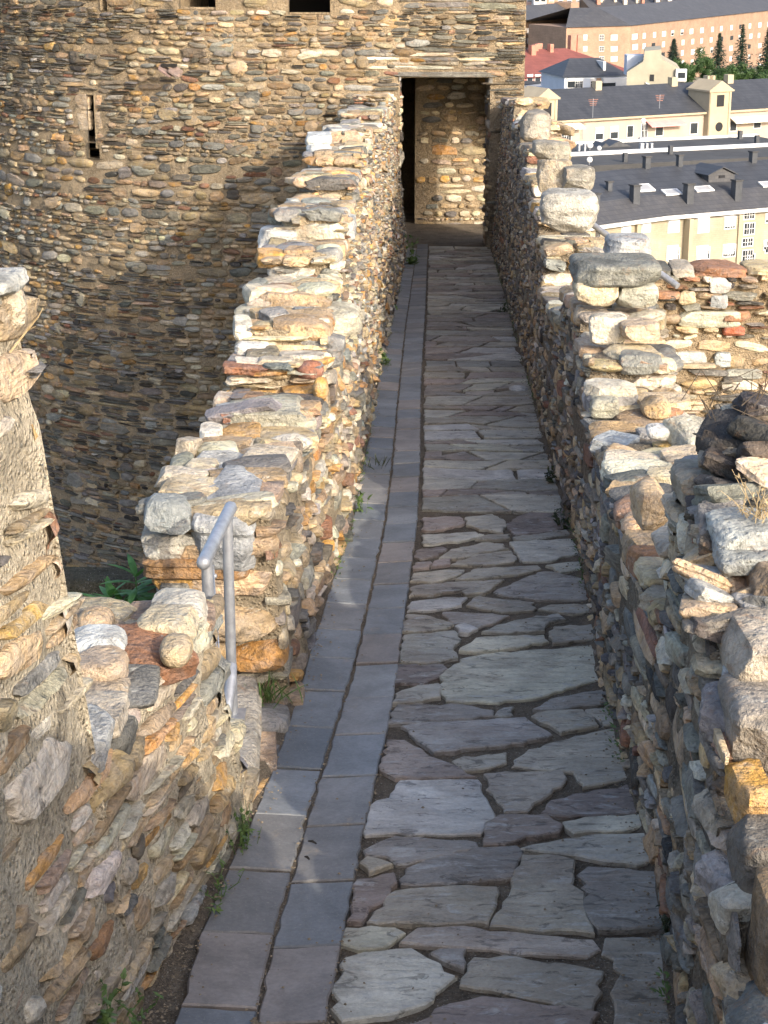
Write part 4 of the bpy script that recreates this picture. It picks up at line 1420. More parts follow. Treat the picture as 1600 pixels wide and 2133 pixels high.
# bright plant outside the gap
rr = random.Random(9)
pc = aty(285, 1262, 5.6)
pl = empty('leafy_plant', tuple(pc - Vector((0, 0, .15))), 'bright green plant with long pointed leaves behind the low wall', 'plant')
ms = MB()
for (ox, oz, hh) in ((0, .02, .28), (-.07, 0, .20), (.07, 0, .21), (-.14, -.04, .16), (.02, -.03, .18), (-.04, .02, .16)):
    b = pc + Vector((ox, rr.uniform(-.04, .06), -.15 + oz))
    e = b + Vector((ox * .4, 0, hh * .85))
    ms.tube([b, e], [.004, .002], 6)
    ml = MB()
    for k in range(30):
        t = rr.uniform(.45, 1)
        an = k * 2.4 + rr.uniform(-.2, .2)
        up = .15 + 1.1 * max(0, (t - .8)) * 4
        leaf(ml, b.lerp(e, t), (math.cos(an), math.sin(an), up), (0, 0, 1), rr.uniform(.09, .15), .026, rr.uniform(.1, .45), 4)
    ml.out('leaf_whorl', M['leaf_bright'], pl, smooth=True)
ms.out('stem', M['leaf_bright'], pl)

# moss and tiny weeds in the soil along both wall feet, and grit and dead leaf bits on the paving edges
rm = np.random.default_rng(808)
mm, ll_ = MB(), MB()
for T, sd_, ya, yb, cnt in ((RB, -1, 3.3, 22, 1500), (LB, 1, 5.4, 22, 900)):
    for i in range(cnt):
        y = ya + (yb - ya) * rm.random() ** 1.5
        if float(vn(np.array([[y * 1.6, 4.0 + sd_, .3]]), 31)[0]) < .12: continue
        x = float(cx(T, y)) + sd_ * (.012 + abs(rm.normal(0, .014)))
        leaf(mm, (x, y, float(pz(y)) + rm.uniform(.0, .05)), (sd_ * rm.uniform(-.2, 1), rm.normal(0, .8), rm.uniform(.1, 1)), (rm.normal(0, .3), rm.normal(0, .3), 1), rm.uniform(.008, .02), rm.uniform(.004, .009), .3, 2)
props(mm.out('wall_foot_moss', M['leaf'], None, smooth=True), 'tiny moss and weeds in the soil along both wall feet', 'moss', kind='stuff')
for i in range(1500):
    y = 3.2 + 14 * rm.random() ** 1.8
    k = rm.random()
    L0, R0, S0, G0 = [float(cx(T, y)) for T in (LB, RB, SB, GB)]
    x = L0 + .02 + abs(rm.normal(0, .03)) if k < .3 else (R0 - .02 - abs(rm.normal(0, .04)) if k < .6 else (S0 + rm.normal(0, .008) if k < .75 else (G0 + rm.normal(0, .008) if k < .85 else rm.uniform(L0 + .05, R0 - .05))))
    sz = rm.uniform(.002, .006)
    zz = float(pz(y)) + (.012 if L0 + .08 < x < R0 - .08 else .016)
    an = rm.uniform(0, 6.3)
    c_, s_ = math.cos(an) * sz, math.sin(an) * sz
    h_ = sz * rm.uniform(.3, .9)
    v = [(x + c_, y + s_, zz), (x - s_ * .8, y + c_ * .8, zz), (x - c_ * 1.1, y - s_ * .9, zz), (x + s_ * .7, y - c_, zz), (x, y, zz + h_)]
    ll_.add(v, [[0, 1, 4], [1, 2, 4], [2, 3, 4], [3, 0, 4]])
props(ll_.out('path_grit', flat_mat('grit', (.20, .16, .11), .95, .6, 60)), 'loose grit and stone crumbs along the paving joints and edges', 'grit', kind='stuff')

# bare twig at the left edge and dry scrub on the near right merlon
a = aty(20, 735, 3.15)
tw = MB().tube([a, aty(55, 690, 3.17), aty(80, 660, 3.17), aty(90, 641, 3.17)], [.0022, .002, .0014, .0008], 6)
tw.tube([aty(58, 688, 3.17), aty(74, 680, 3.16)], [.0014, .0006], 5)
props(tw.out('bare_twig', M['dry']), 'pale bare forked twig sticking out of the tall wall top at the left', 'twig')
ds = empty('dry_plant', tuple(aty(1578, 1075, 3.85)), 'dry brown withered plant growing among the stones of the near right wall', 'plant')
m1, m2 = MB(), MB()
c = aty(1582, 1078, 3.82)
for k in range(26):
    b = c + Vector((rr.gauss(0, .02), rr.gauss(0, .02), 0))
    e = b + Vector((rr.gauss(0, .035), rr.gauss(0, .03), rr.uniform(.02, .10)))
    m1.tube([b, (b + e) / 2 + Vector((rr.gauss(0, .006), 0, .005)), e], [.0014, .0011, .0007], 4)
    for j in range(4):
        leaf(m2, b.lerp(e, rr.uniform(.4, 1)), (rr.gauss(0, 1), rr.gauss(0, 1), rr.gauss(.3, .5)), (0, .2, 1), rr.uniform(.008, .016), .006, .4, 2)
m1.out('stem', M['dry'], ds)
m2.out('leaves', M['dry'], ds)
sb = empty('dark_scrub', tuple(aty(1560, 960, 4.2)), 'dark tangled scrub on top of the near right merlon', 'plant')
m1 = MB()
for k in range(70):
    b = aty(1580, 900, 4.3) + Vector((rr.uniform(-.13, .16), rr.uniform(-.1, .15), rr.uniform(-.10, .10)))
    m1.tube([b, b + Vector((rr.gauss(0, .03), rr.gauss(0, .02), rr.gauss(.01, .03))), b + Vector((rr.gauss(0, .05), rr.gauss(0, .03), rr.gauss(.01, .04)))], [.002, .0016, .001], 4)
m1.out('twigs', flat_mat('scrub', (.07, .055, .04), .9, .3, 30), sb)

# ------------------------------------------------------------------ ground and town
GZ = -45.0
n = 60
xs = np.linspace(-900, 1300, 111)
ys = np.concatenate([np.linspace(-60, 100, 41), np.linspace(110, 3000, 70)])
A, B = np.meshgrid(xs, ys, indexing='ij')
h = np.where(B < 40, -9.6, np.where(B > 130, GZ, -9.6 + (GZ + 9.6) * (B - 40) / 90.0))
P = np.stack([A.ravel(), B.ravel(), h.ravel() + fbm(np.stack([A.ravel() * .02, B.ravel() * .02, 0 * A.ravel()], -1), 2, 3) * .5 * (h.ravel() > GZ + 1)], -1)
nT = len(ys)
ii, jj = np.meshgrid(np.arange(len(xs) - 1), np.arange(nT - 1), indexing='ij')
q = (ii * nT + jj).ravel()
props(build('ground', P, [np.stack([q, q + nT, q + nT + 1, q + 1], -1)], flat_mat('ground_mix', (.16, .15, .11), .95, .4, .05)), kind='structure')

C_ = {}
C_['yellow'] = course_mat('yellow_brick', (.34, .29, .20), (.31, .265, .185), .22, .6)
C_['tan'] = course_mat('tan_brick', (.28, .185, .125), (.245, .16, .108), .25, .7)
C_['pale'] = flat_mat('pale_render', (.48, .42, .33), .9, .10, .25)
C_['palest'] = flat_mat('pale_stone_trim', (.36, .30, .205), .9, .10, .5)
C_['concrete'] = flat_mat('grey_render', (.29, .265, .20), .9, .16, .3)
C_['slate'] = course_mat('slate_roof', (.036, .038, .043), (.048, .05, .055), .35, .6, .6)
C_['slate2'] = course_mat('weathered_slate_roof', (.05, .05, .054), (.068, .066, .066), .35, .6, .65)
C_['flat'] = flat_mat('flat_roof', (.055, .054, .053), .9, .25, .3)
C_['white'] = flat_mat('white_paint', (.56, .55, .53), .7, .06, .4)
C_['blue'] = flat_mat('pale_blue_render', (.42, .46, .53), .8, .08, .3)
C_['red'] = course_mat('red_tile_roof', (.20, .06, .046), (.17, .052, .042), .4, .5)
C_['redwall'] = flat_mat('red_render', (.34, .15, .12), .9, .14, .4)
C_['brown'] = flat_mat('brown_brick', (.33, .22, .15), .9, .14, .4)
C_['glass'] = flat_mat('window_glass', (.03, .035, .04), .15, .2, .5, spec=.6)
C_['shut'] = flat_mat('white_shutter', (.56, .55, .53), .6, .05, 1)
C_['pink'] = flat_mat('pink_awning', (.60, .28, .26), .8, .08, 1)
C_['cream'] = flat_mat('cream_awning', (.74, .68, .55), .8, .08, 1)
C_['chim'] = flat_mat('slate_chimney', (.06, .063, .068), .8, .25, 1)
C_['brickc'] = flat_mat('brick_chimney', (.36, .17, .12), .9, .2, 1)
C_['steel'] = M['steel']
C_['dk'] = flat_mat('dark_opening', (.02, .02, .022), .9, .1)
C_['pinkbr'] = flat_mat('pink_brick', (.50, .33, .28), .9, .12, .4)
C_['pinkren'] = flat_mat('pinkish_render', (.37, .305, .245), .9, .10, .3)


class Bld:
    """a building: facade line from A to B (left to right as seen), base z, eave z"""
    def __init__(s, label, A, B, depth, eave, wall, name='town_building', cat='building', base=GZ, group='buildings of the town below'):
        s.A, s.B = Vector((A.x, A.y, 0)), Vector((B.x, B.y, 0))
        s.u = (s.B - s.A).normalized()
        s.v = Vector((-s.u.y, s.u.x, 0))
        s.W, s.D, s.base, s.eave = (s.B - s.A).length, depth, base, eave
        s.root = empty(name, (s.A.x, s.A.y, base), label, cat, group)
        if wall is not None:
            MB().box(s.p(0, 0, base), s.u * s.W, s.v * depth, (0, 0, eave - base)).out('wall', wall, s.root)

    def p(s, a, d, z):
        q = s.A + s.u * a + s.v * d
        return Vector((q.x, q.y, z))

    def box(s, name, a0, a1, d0, d1, z0, z1, mat, parent=None):
        return MB().box(s.p(a0, d0, z0), s.u * (a1 - a0), s.v * (d1 - d0), (0, 0, z1 - z0)).out(name, mat, parent or s.root)

    def gable(s, rise, mat, over=.5, a0=0, a1=None, name='roof', d0=0, d1=None, hip=0, ez=None):
        a1 = s.W if a1 is None else a1
        d1 = s.D if d1 is None else d1
        e = s.eave if ez is None else ez
        mid = (d0 + d1) / 2
        v = [s.p(a0 - over, d0 - over, e), s.p(a1 + over, d0 - over, e), s.p(a1 + over, d1 + over, e), s.p(a0 - over, d1 + over, e), s.p(a0 - over + hip, mid, e + rise), s.p(a1 + over - hip, mid, e + rise)]
        mb = MB().add(v, [[0, 1, 5, 4], [2, 3, 4, 5], [1, 2, 5], [3, 0, 4], [3, 2, 1, 0]])
        return mb.out(name, mat, s.root)

    def window(s, a, z, w, h, kind='shut', drop=1.0, proud=.06):
        f = s.box('window', a - w / 2 - .12, a + w / 2 + .12, -proud, .02, z - .14, z + h + .1, C_['white'])
        if kind == 'plain':
            return f
        s.box('pane', a - w / 2, a + w / 2, -proud - .02, 0, z, z + h, C_['glass'], f)
        if kind in ('bars', 'half'):
            for i in range(1, 4):
                x = a - w / 2 + w * i / 4
                s.box('glazing_bar', x - (.05 if i == 2 else .025), x + (.05 if i == 2 else .025), -proud - .05, -proud, z, z + h, C_['white'], f)
            s.box('glazing_bar', a - w / 2, a + w / 2, -proud - .045, -proud, z + h * .5 - .03, z + h * .5 + .03, C_['white'], f)
        if drop > 0 and kind in ('shut', 'half'):
            s.box('shutter', a - w / 2 - .04, a + w / 2 + .04, -proud - .09, -proud - .03, z + h * (1 - drop), z + h + .02, C_['shut'], f)
        return f


# ---- yellow brick apartment house with slate roof
EZ = -29.7
A1, A2, A3 = atz(1236, 468, EZ), atz(1380, 448, EZ), atz(1600, 430, EZ)
ext = A3 + (A3 - A2).normalized() * 25
yb = Bld('yellow brick apartment house with white shutters under a broad dark slate roof', A2, ext, 13, EZ, C_['yellow'])
# angled wing on the left
A0 = A2 + (A1 - A2).normalized() * 22
u2 = (A2 - A0).normalized()
v2 = Vector((-u2.y, u2.x, 0))
MB().box((A0.x, A0.y, GZ), u2 * (A2 - A0).length, v2 * 12, (0, 0, EZ - GZ)).out('wing_wall', C_['yellow'], yb.root)
wl = (A2 - A0).length


def yroof():
    lo, hi = .7, 2.6
    nb = lambda t: yb.p(t[0], t[1], t[2])
    # main: lower steep band, upper shallow slope, ridge, back slope
    W = yb.W
    wp = lambda a, d, z: Vector((A0.x, A0.y, 0)) + u2 * a + v2 * d + Vector((0, 0, z))
    prof = [(-lo, EZ + .05), (2.4, EZ + 1.8), (8.2, EZ + 3.9), (14, EZ + .2)]
    mb = MB()
    main = [[yb.p(0 if k else 0, d, z), yb.p(W, d, z)] for k, (d, z) in enumerate(prof)]
    # mitre with the wing at the bend: intersection line of offset lines
    wing = [[wp(0, d, z), wp(wl, d, z)] for d, z in prof]
    vs, fs = [], []
    for k in range(4):
        d = prof[k][0]
        # intersection of main offset line and wing offset line
        P0, U = yb.p(0, d, 0), yb.u
        Q0, V_ = wp(0, d, 0), u2
        den = U.x * V_.y - U.y * V_.x
        t = ((Q0.x - P0.x) * V_.y - (Q0.y - P0.y) * V_.x) / den
        X = P0 + U * t
        vs += [wing[k][0], Vector((X.x, X.y, prof[k][1])), main[k][1]]
    return vs


yv = yroof()
mb = MB()
mb.add(yv, [[0, 1, 4, 3], [1, 2, 5, 4]])
mb.out('lower_roof', C_['slate2'], yb.root)
mb = MB()
mb.add(yv, [[3, 4, 7, 6], [4, 5, 8, 7], [6, 7, 10, 9], [7, 8, 11, 10]])
mb.out('upper_roof', C_['slate'], yb.root)
# white eaves board
yb.box('eaves', .0, yb.W, -.75, .0, EZ - .42, EZ - .02, C_['white'])
MB().box(Vector((A0.x, A0.y, EZ - .42)) - v2 * .75, u2 * wl, v2 * .75, (0, 0, .40)).out('eaves', C_['white'], yb.root)
# projecting bays, windows
sw = lambda x, y=470: (atz(x, y, EZ - 2) - A2).dot(yb.u)


def apx(b, x, y, z):
    """distance along the facade of b where the photo column x crosses it"""
    r = ray(x, y)
    # solve A + u*a = t*r (horizontal)
    den = r[0] * -b.u.y + r[1] * b.u.x
    t = (b.A.x * -b.u.y + b.A.y * b.u.x) / den
    return (Vector((r[0] * t, r[1] * t, 0)) - b.A).dot(b.u), r[2] * t


for (x0, x1) in ((1432, 1528),):
    a0, _ = apx(yb, x0, 480, 0)
    a1, _ = apx(yb, x1, 480, 0)
    yb.box('bay', a0, a1, -.9, 0, GZ, EZ - .6, C_['yellow'])
for (x0, x1) in ((1424, 1432), (1526, 1534)):
    a0, _ = apx(yb, x0, 480, 0)
    a1, _ = apx(yb, x1, 480, 0)
    yb.box('pilaster', a0, a1, -1.1, 0, GZ, EZ - .5, C_['palest'])
for (x, yt, yb_, kind, drop, pr) in [(1404, 455, 482, 'shut', 1, .06), (1404, 518, 542, 'bars', 0, .06), (1456, 453, 480, 'shut', 1, .95), (1457, 513, 536, 'half', .35, .95), (1511, 450, 472, 'half', .85, .95), (1511, 508, 530, 'half', .3, .95), (1561, 440, 455, 'bars', 0, .06), (1561, 465, 487, 'bars', 0, .06), (1561, 530, 546, 'bars', 0, .06), (1606, 445, 462, 'half', .7, .06), (1606, 500, 525, 'half', .4, .06)]:
    a, z1 = apx(yb, x, yt, 0)
    _, z0 = apx(yb, x, yb_, 0)
    w_ = 25.0 / F * 196
    yb.window(a, z0, w_, z1 - z0, kind, drop, pr)
    yb.window(a, z0 - 3.0, w_, z1 - z0, kind, drop, pr)
# windows of the angled wing (own helper building frame)
class Dummy: pass
wg = Bld.__new__(Bld)
wg.A, wg.B, wg.u, wg.v = Vector((A0.x, A0.y, 0)), Vector((A2.x, A2.y, 0)), u2, v2
wg.W, wg.D, wg.base, wg.eave, wg.root = wl, 12, GZ, EZ, yb.root
for (x, yt, yb_, kind) in [(1304, 472, 488, 'shut'), (1346, 462, 482, 'shut'), (1346, 525, 548, 'half'), (1304, 535, 556, 'half')]:
    a, z1 = apx(wg, x, yt, 0)
    _, z0 = apx(wg, x, yb_, 0)
    wg.window(a, z0, 1.2, z1 - z0, kind, 1 if kind == 'shut' else .4)
a0, _ = apx(wg, 1322, 480, 0)
wg.box('pilaster', a0, a0 + .5, -.4, 0, GZ, EZ - .5, C_['palest'])
# chimneys and skylights standing on the slate roof: (px centre, top y, foot y, width px)
def onroof(x, y, d0, z0, d1, z1):
    """point on the yellow house's roof plane between profile points"""
    r = Vector(ray(x, y))
    p0, p1 = yb.p(0, d0, z0), yb.p(0, d1, z1)
    nrm = yb.u.cross(p1 - p0).normalized()
    t = p0.dot(nrm) / r.dot(nrm)
    return r * t


for i, (x, yt, yf, w_) in enumerate([(1244, 405, 448, 12), (1271, 380, 405, 10), (1326, 388, 432, 16), (1438, 385, 425, 16), (1538, 378, 418, 16), (1350, 328, 352, 12), (1418, 325, 348, 10), (1572, 318, 340, 12)]):
    d = (2.4, EZ + 1.8, 8.2, EZ + 3.9) if yf < 410 else (-.7, EZ + .05, 2.4, EZ + 1.8)
    f_ = onroof(x, yf, *d)
    k = f_.length
    hh = (yf - yt) / F * k * .97
    wd = w_ / F * k
    q = f_ - yb.u * wd / 2
    ch = MB().box(q - Vector((0, 0, .6)), yb.u * wd, yb.v * wd, (0, 0, hh + .6)).out('chimney', C_['chim'], yb.root)
    MB().box(q + Vector((0, 0, hh)) - (yb.u + yb.v) * .1, yb.u * (wd + .2), yb.v * (wd + .2), (0, 0, .14)).out('chimney_cap', C_['flat'], ch)
for (x, y, w_, h_) in [(1399, 402, 22, 13), (1465, 395, 26, 12), (1603, 385, 26, 12), (1340, 393, 22, 16)]:
    d = (2.4, EZ + 1.8, 8.2, EZ + 3.9)
    a, b = onroof(x - w_ / 2, y + h_ / 2, *d), onroof(x + w_ / 2, y - h_ / 2, *d)
    ln = (b - a).dot(yb.u)
    up = (b - a) - yb.u * ln
    f_ = MB().box(a + Vector((0, 0, .02)), yb.u * ln, up, (0, 0, .16)).out('skylight', C_['white'], yb.root)
    MB().box(a + yb.u * ln * .12 + up * .12 + Vector((0, 0, .1)), yb.u * ln * .76, up * .76, (0, 0, .09)).out('pane', flat_mat('skylight_glass', (.30, .30, .30), .2, .1, 1), f_)
# gabled dormer
d = (2.4, EZ + 1.8, 8.2, EZ + 3.9)
q0, q1 = onroof(1476, 380, *d), onroof(1530, 378, *d)
wd = (q1 - q0).length
vs = [q0, q1, q1 + Vector((0, 0, .75)), (q0 + q1) / 2 + Vector((0, 0, 1.55)), q0 + Vector((0, 0, .75))]
dm = MB().prism(vs, yb.v * 4.2).out('dormer', C_['slate2'], yb.root)
MB().prism([vs[4] - yb.u * .3 - yb.v * .3, vs[3] - yb.v * .3 + Vector((0, 0, .06)), vs[3] - yb.v * .3 + Vector((0, 0, .16)), vs[4] - yb.u * .3 - yb.v * .3 + Vector((0, 0, .10))], yb.v * 4.4).out('dormer_roof', C_['slate'], dm)
MB().prism([vs[2] + yb.u * .3 - yb.v * .3, vs[3] - yb.v * .3 + Vector((0, 0, .06)), vs[3] - yb.v * .3 + Vector((0, 0, .16)), vs[2] + yb.u * .3 - yb.v * .3 + Vector((0, 0, .10))], yb.v * 4.4).out('dormer_roof', C_['slate'], dm)
mid = (q0 + q1) / 2 + Vector((0, 0, .45))
MB().box(mid - yb.u * .4 - yb.v * .05, yb.u * .8, yb.v * .1, (0, 0, .3)).out('vent_opening', C_['dk'], dm)

# ---- flat-roofed block behind it
ZF = -27.7
B0, B1 = atz(1170, 352, ZF), atz(1600, 330, ZF)
B0, B1 = Vector((B0.x, B0.y + 1.5, 0)), Vector((B1.x, B1.y + 1.5, 0))
B1 = B1 + (B1 - B0) * .4
_q = atz(1200, 300, ZF)
_v = Vector((-(B1 - B0).normalized().y, (B1 - B0).normalized().x, 0))
FD = (Vector((_q.x, _q.y, 0)) - B0).dot(_v)
fb = Bld('wide dark flat-roofed block with white parapet lines behind the yellow house', B0, B1, FD, ZF, C_['flat'])
q = atz(1200, 325, ZF)
d1 = (Vector((q.x, q.y, 0)) - fb.A).dot(fb.v)
fb.box('parapet', -2, fb.W, d1, d1 + .5, ZF, ZF + .45, C_['white'])
fb.box('parapet', -2, fb.W, FD - .6, FD, ZF, ZF + .3, C_['white'])
q = atz(1370, 305, ZF)
rr = random.Random(4)


def onflat(x, y):
    q = atz(x, y, ZF)
    return Vector((q.x, q.y, ZF))


for (x, y, r_) in [(1229, 303, .40), (1248, 309, .30), (1228, 333, .36), (1340, 252, .38)]:
    c = onflat(x, y + 10)
    k = c.length
    c.z += 10.0 / F * k
    V, Q = rock(tuple(c), (2 * r_, .35, 2 * r_), box=2.0, seed=1, n=9, amp=0)
    o = build('satellite_dish', V, [Q], C_['white'], fb.root)
    MB().tube([(c.x, c.y + .1, ZF), (c.x, c.y + .1, c.z)], .06, 6).out('dish_mast', C_['steel'], o)
for (x, y, w_, h_) in [(1207, 308, 4, 14), (1219, 308, 4, 14), (1213, 301, 14, 3), (1338, 308, 8, 18), (1348, 308, 5, 18), (1358, 308, 5, 18), (1347, 290, 30, 7)]:
    c = onflat(x, y + h_ / 2)
    k = c.length
    MB().box(c - fb.u * (w_ / F * k / 2), fb.u * (w_ / F * k), fb.v * .5, (0, 0, h_ / F * k)).out('roof_duct', C_['steel'], fb.root)
for (x, y, w_, h_) in [(1290, 300, 55, 12), (1262, 303, 22, 9)]:
    c = onflat(x, y + h_ / 2)
    k = c.length
    c -= fb.u * (w_ / F * k / 2)
    vs = [c, c + fb.u * (w_ / F * k), c + fb.u * (w_ / F * k / 2) + Vector((0, 0, h_ / F * k))]
    MB().prism(vs, fb.v * 3).out('roof_lantern', C_['slate'], fb.root)
for (x, y) in [(1300, 338), (1395, 322), (1575, 300), (1540, 290)]:
    c = onflat(x, y)
    MB().box(c, fb.u * .5, fb.v * .5, (0, 0, 1.1)).out('roof_vent', C_['chim'], fb.root)

# ---- long pale building with dark roof and pedimented turrets
EZ2 = -29.4
A, B = atz(1152, 251, EZ2), atz(1470, 232, EZ2)
B2 = B + (B - A).normalized() * 28
A_0 = A - (B - A).normalized() * 6
pb = Bld('long pale building with dark slate roof, pedimented turrets and a pink awning', A_0, B2, 16, EZ2, C_['pinkren'])
pb.gable(4.0, C_['slate'], .6, hip=0)
pb.box('eaves', 0, pb.W, -.7, .0, EZ2 - .35, EZ2 - .03, C_['palest'])
for (x0, x1, yt) in ((1110, 1152, 206), (1467, 1512, 190)):
    a0, _ = apx(pb, x0, 240, 0)
    a1, _ = apx(pb, x1, 240, 0)
    _, zt = apx(pb, (x0 + x1) / 2, yt, 0)
    _, zg = apx(pb, (x0 + x1) / 2, yt - 20, 0)
    t_ = pb.box('turret', a0, a1, -1.2, 4.5, pb.base, zt, C_['palest'])
    pb.box('turret_cornice', a0 - .3, a1 + .3, -1.5, 4.8, zt, zt + .3, C_['palest'], t_)
    MB().prism([pb.p(a0 - .2, -1.4, zt + .3), pb.p(a1 + .2, -1.4, zt + .3), pb.p((a0 + a1) / 2, -1.4, zg + .25)], pb.v * 6).out('pediment', C_['palest'], t_)
    pb.box('turret_opening', (a0 + a1) / 2 - .75, (a0 + a1) / 2 + .75, -1.24, -1.1, EZ2 + .8, zt - .5, C_['dk'], t_)
    for aa in (a0 + .1, a1 - .5):
        pb.box('corner_pilaster', aa, aa + .4, -1.32, -1.2, pb.base, zt, C_['palest'], t_)
    if x0 > 1400:
        q, zz = apx(pb, 1496, 262, 0)
        vs = [pb.p((a0 + a1) / 2 + .75 * math.cos(t), -1.25, zz + .75 * math.sin(t)) for t in np.linspace(0, 2 * PI, 20)[:-1]]
        MB().prism(vs, pb.v * .1).out('round_window', C_['dk'], t_)
for (x, yt, yl, w_, kind, dr) in [(1180, 272, 294, 22, 'half', 0), (1249, 266, 290, 18, 'shut', .5), (1280, 264, 288, 18, 'shut', .45), (1313, 262, 285, 14, 'shut', 0), (1343, 258, 285, 14, 'bars', 0), (1374, 258, 282, 18, 'shut', 0), (1446, 256, 278, 18, 'shut', 0), (1528, 252, 272, 16, 'shut', 0), (1578, 250, 266, 18, 'shut', .3)]:
    a, z1 = apx(pb, x, yt, 0)
    _, z0 = apx(pb, x, yl, 0)
    pb.window(a, z0, w_ / F * 290, z1 - z0, kind, dr)
for (x0, x1, y, m_) in ((1163, 1208, 260, 'cream'), (1345, 1418, 254, 'pink'), (1520, 1604, 246, 'cream')):
    a0, z = apx(pb, x0, y + 4, 0)
    a1, z2 = apx(pb, x1, y - 1, 0)
    z = (z + z2) / 2
    MB().prism([pb.p(a0, -.1, z + .45), pb.p(a0, -1.7, z - .25), pb.p(a0, -1.7, z - .45), pb.p(a0, -.1, z + .35)], pb.u * (a1 - a0)).out('awning', C_[m_], pb.root)
for (x, yt, yf, w_) in [(1300, 186, 195, 12), (1538, 182, 200, 11), (1460, 175, 190, 9), (1535, 172, 182, 12), (1578, 168, 180, 12)]:
    q = apx(pb, x, yf, 0)[0]
    pb.box('chimney', q - .6, q + .6, 7.0, 8.2, EZ2 + 3, EZ2 + 5.0, C_['palest'])

# television aerials
for (x, yt, yb_) in ((1233, 205, 250), (1212, 246, 290), (1372, 196, 225)):
    a, zt = apx(pb, x, yt, 0)
    _, z0 = apx(pb, x, yb_, 0)
    q = pb.p(a, -.4, z0)
    am = MB().tube([q, q + Vector((0, 0, zt - z0))], .05, 6).out('aerial_mast', C_['steel'], pb.root)
    mb = MB()
    for k in range(4):
        c = q + Vector((0, 0, zt - z0 - .15 - k * .28))
        mb.tube([c - pb.u * (.9 - k * .1), c + pb.u * (.9 - k * .1)], .035, 5)
    mb.out('aerial_rods', C_['brickc'], am)

# ---- red-roofed terrace
q0, q1 = atz(1070, 163, -30.5), atz(1318, 150, -30.5)
rb2 = Bld('terracotta-roofed terrace with brick chimneys beside the tower edge', q0, q1, 26, -30.5, C_['redwall'])
rb2.gable(4.6, C_['red'], .6, hip=9)
for i, (x, w_) in enumerate([(1093, 1.1), (1102, 1.3), (1120, 1.6), (1134, .9), (1150, .9), (1165, 1.2), (1183, 1.0), (1200, 1.4), (1210, .9), (1276, 1.6), (1290, 1.6)]):
    a, _ = apx(rb2, x, 140, 0)
    dd = 10 + (i * 37 % 5) if i < 9 else 15
    rb2.box('chimney', a, a + w_, dd, dd + 1.2, -30 + 2.5, -30 + (5.2 if i < 9 else 6.6), C_['brickc'])
for x in (1104, 1120, 1138, 1160, 1180, 1200):
    a, z = apx(rb2, x, 165, 0)
    rb2.window(a, z - .7, 1.3, 1.6, 'shut', 1 if x in (1138, 1160) else .3)

# ---- pale blue house with slate hipped roof
q0, q1 = atz(1176, 160, -28.2), atz(1306, 157, -28.2)
bb = Bld('pale blue house with white balconies and a dark hipped slate roof', q0, q1, 13, -28.2, C_['blue'])
bb.gable(3.0, C_['slate'], .6, hip=4)
for x, k in ((1190, 'shut'), (1206, 'half'), (1238, 'half')):
    a, z = apx(bb, x, 178, 0)
    bb.window(a, z - .4, 1.5, 1.7, k, .3)
a0, _ = apx(bb, 1247, 170, 0)
bb.box('brick_pier', a0 - .5, a0 + .4, -.3, 0, GZ, -28.6, C_['brown'])
a1, _ = apx(bb, 1306, 170, 0)
bb.box('balcony_front', a0 + .4, a1, -1.6, -.1, -29.4, -28.5, C_['white'])
bb.box('balcony_glazing', a0 + .4, a1 - 3, -1.4, -.1, -31.4, -29.4, C_['glass'])
bb.box('balcony_screen', a1 - 3, a1, -1.7, -.1, -31.6, -29.3, C_['white'])
bb.box('ridge_flue', a0 + 1.5, a0 + 2.0, 1.5, 6, -27.4, -25.6, C_['white'])

# ---- grey gable-ended house
Yg = 335.0
prof = [(1306, 215), (1306, 150), (1340, 128), (1343, 106), (1378, 103), (1378, 122), (1412, 141), (1428, 166), (1428, 215)]
pr = [aty(x, y, Yg) for x, y in prof]
pr[0].z = pr[-1].z = GZ
gh = empty('town_building', (pr[0].x, Yg, GZ), 'grey-beige gable-ended house with a wide central stack among the roofs', 'building', 'buildings of the town below')
MB().prism(pr, (1.5, 11, 0)).out('wall', C_['concrete'], gh)
q = aty(1358, 162, Yg)
MB().box((q.x - .4, Yg - .08, q.z - .6), (.8, 0, 0), (0, .2, 0), (0, 0, 1.2)).out('window', C_['dk'], gh)
q = aty(1417, 156, Yg)
bx = MB().box((q.x - .9, Yg - .7, q.z - 1.1), (2.0, 0, 0), (0, .9, 0), (0, 0, 2.2)).out('window', C_['white'], gh)
MB().box((q.x - .5, Yg - .78, q.z - .5), (1.3, 0, 0), (0, .1, 0), (0, 0, 1.0)).out('pane', C_['glass'], bx)
q = aty(1326, 126, Yg + 6)
ad = MB().box((q.x - 1.9, Yg + 5, q.z - 2.6), (3.4, 0, 0), (0, 4, 0), (0, 0, 3.6)).out('attic', C_['blue'], gh)
MB().box((q.x + .2, Yg + 4.94, q.z - 1.4), (.9, 0, 0), (0, .1, 0), (0, 0, 1.2)).out('window', C_['dk'], ad)
q = aty(1362, 172, Yg - .3)
MB().box((q.x - 1.5, Yg - .3, q.z - .1), (3.2, 0, -1.4), (0, .3, 0), (0, 0, .18)).out('ledge', C_['white'], gh)

# ---- low white and pale-blue flat roofs
q0, q1 = atz(1078, 180, -31.2), atz(1152, 172, -31.2)
wb = Bld('low white block with a parapet beside the tower edge', q0, q1, 12, -31.2, C_['white'])
wb.box('roof', .3, wb.W - .3, .3, 11.7, -31.2, -31.1, C_['flat'])
q0, q1 = atz(1150, 192, -32.0), atz(1312, 184, -32.0)
wb2 = Bld('long low pale blue-white roof in front of the blue house', q0, q1, 10, -32.0, C_['white'])
wb2.gable(.8, C_['blue'], .3)
a0, _ = apx(wb2, 1158, 190, 0)
wb2.box('chimney', a0, a0 + 1.6, 1, 2.5, -32, -30.4, C_['brown'])

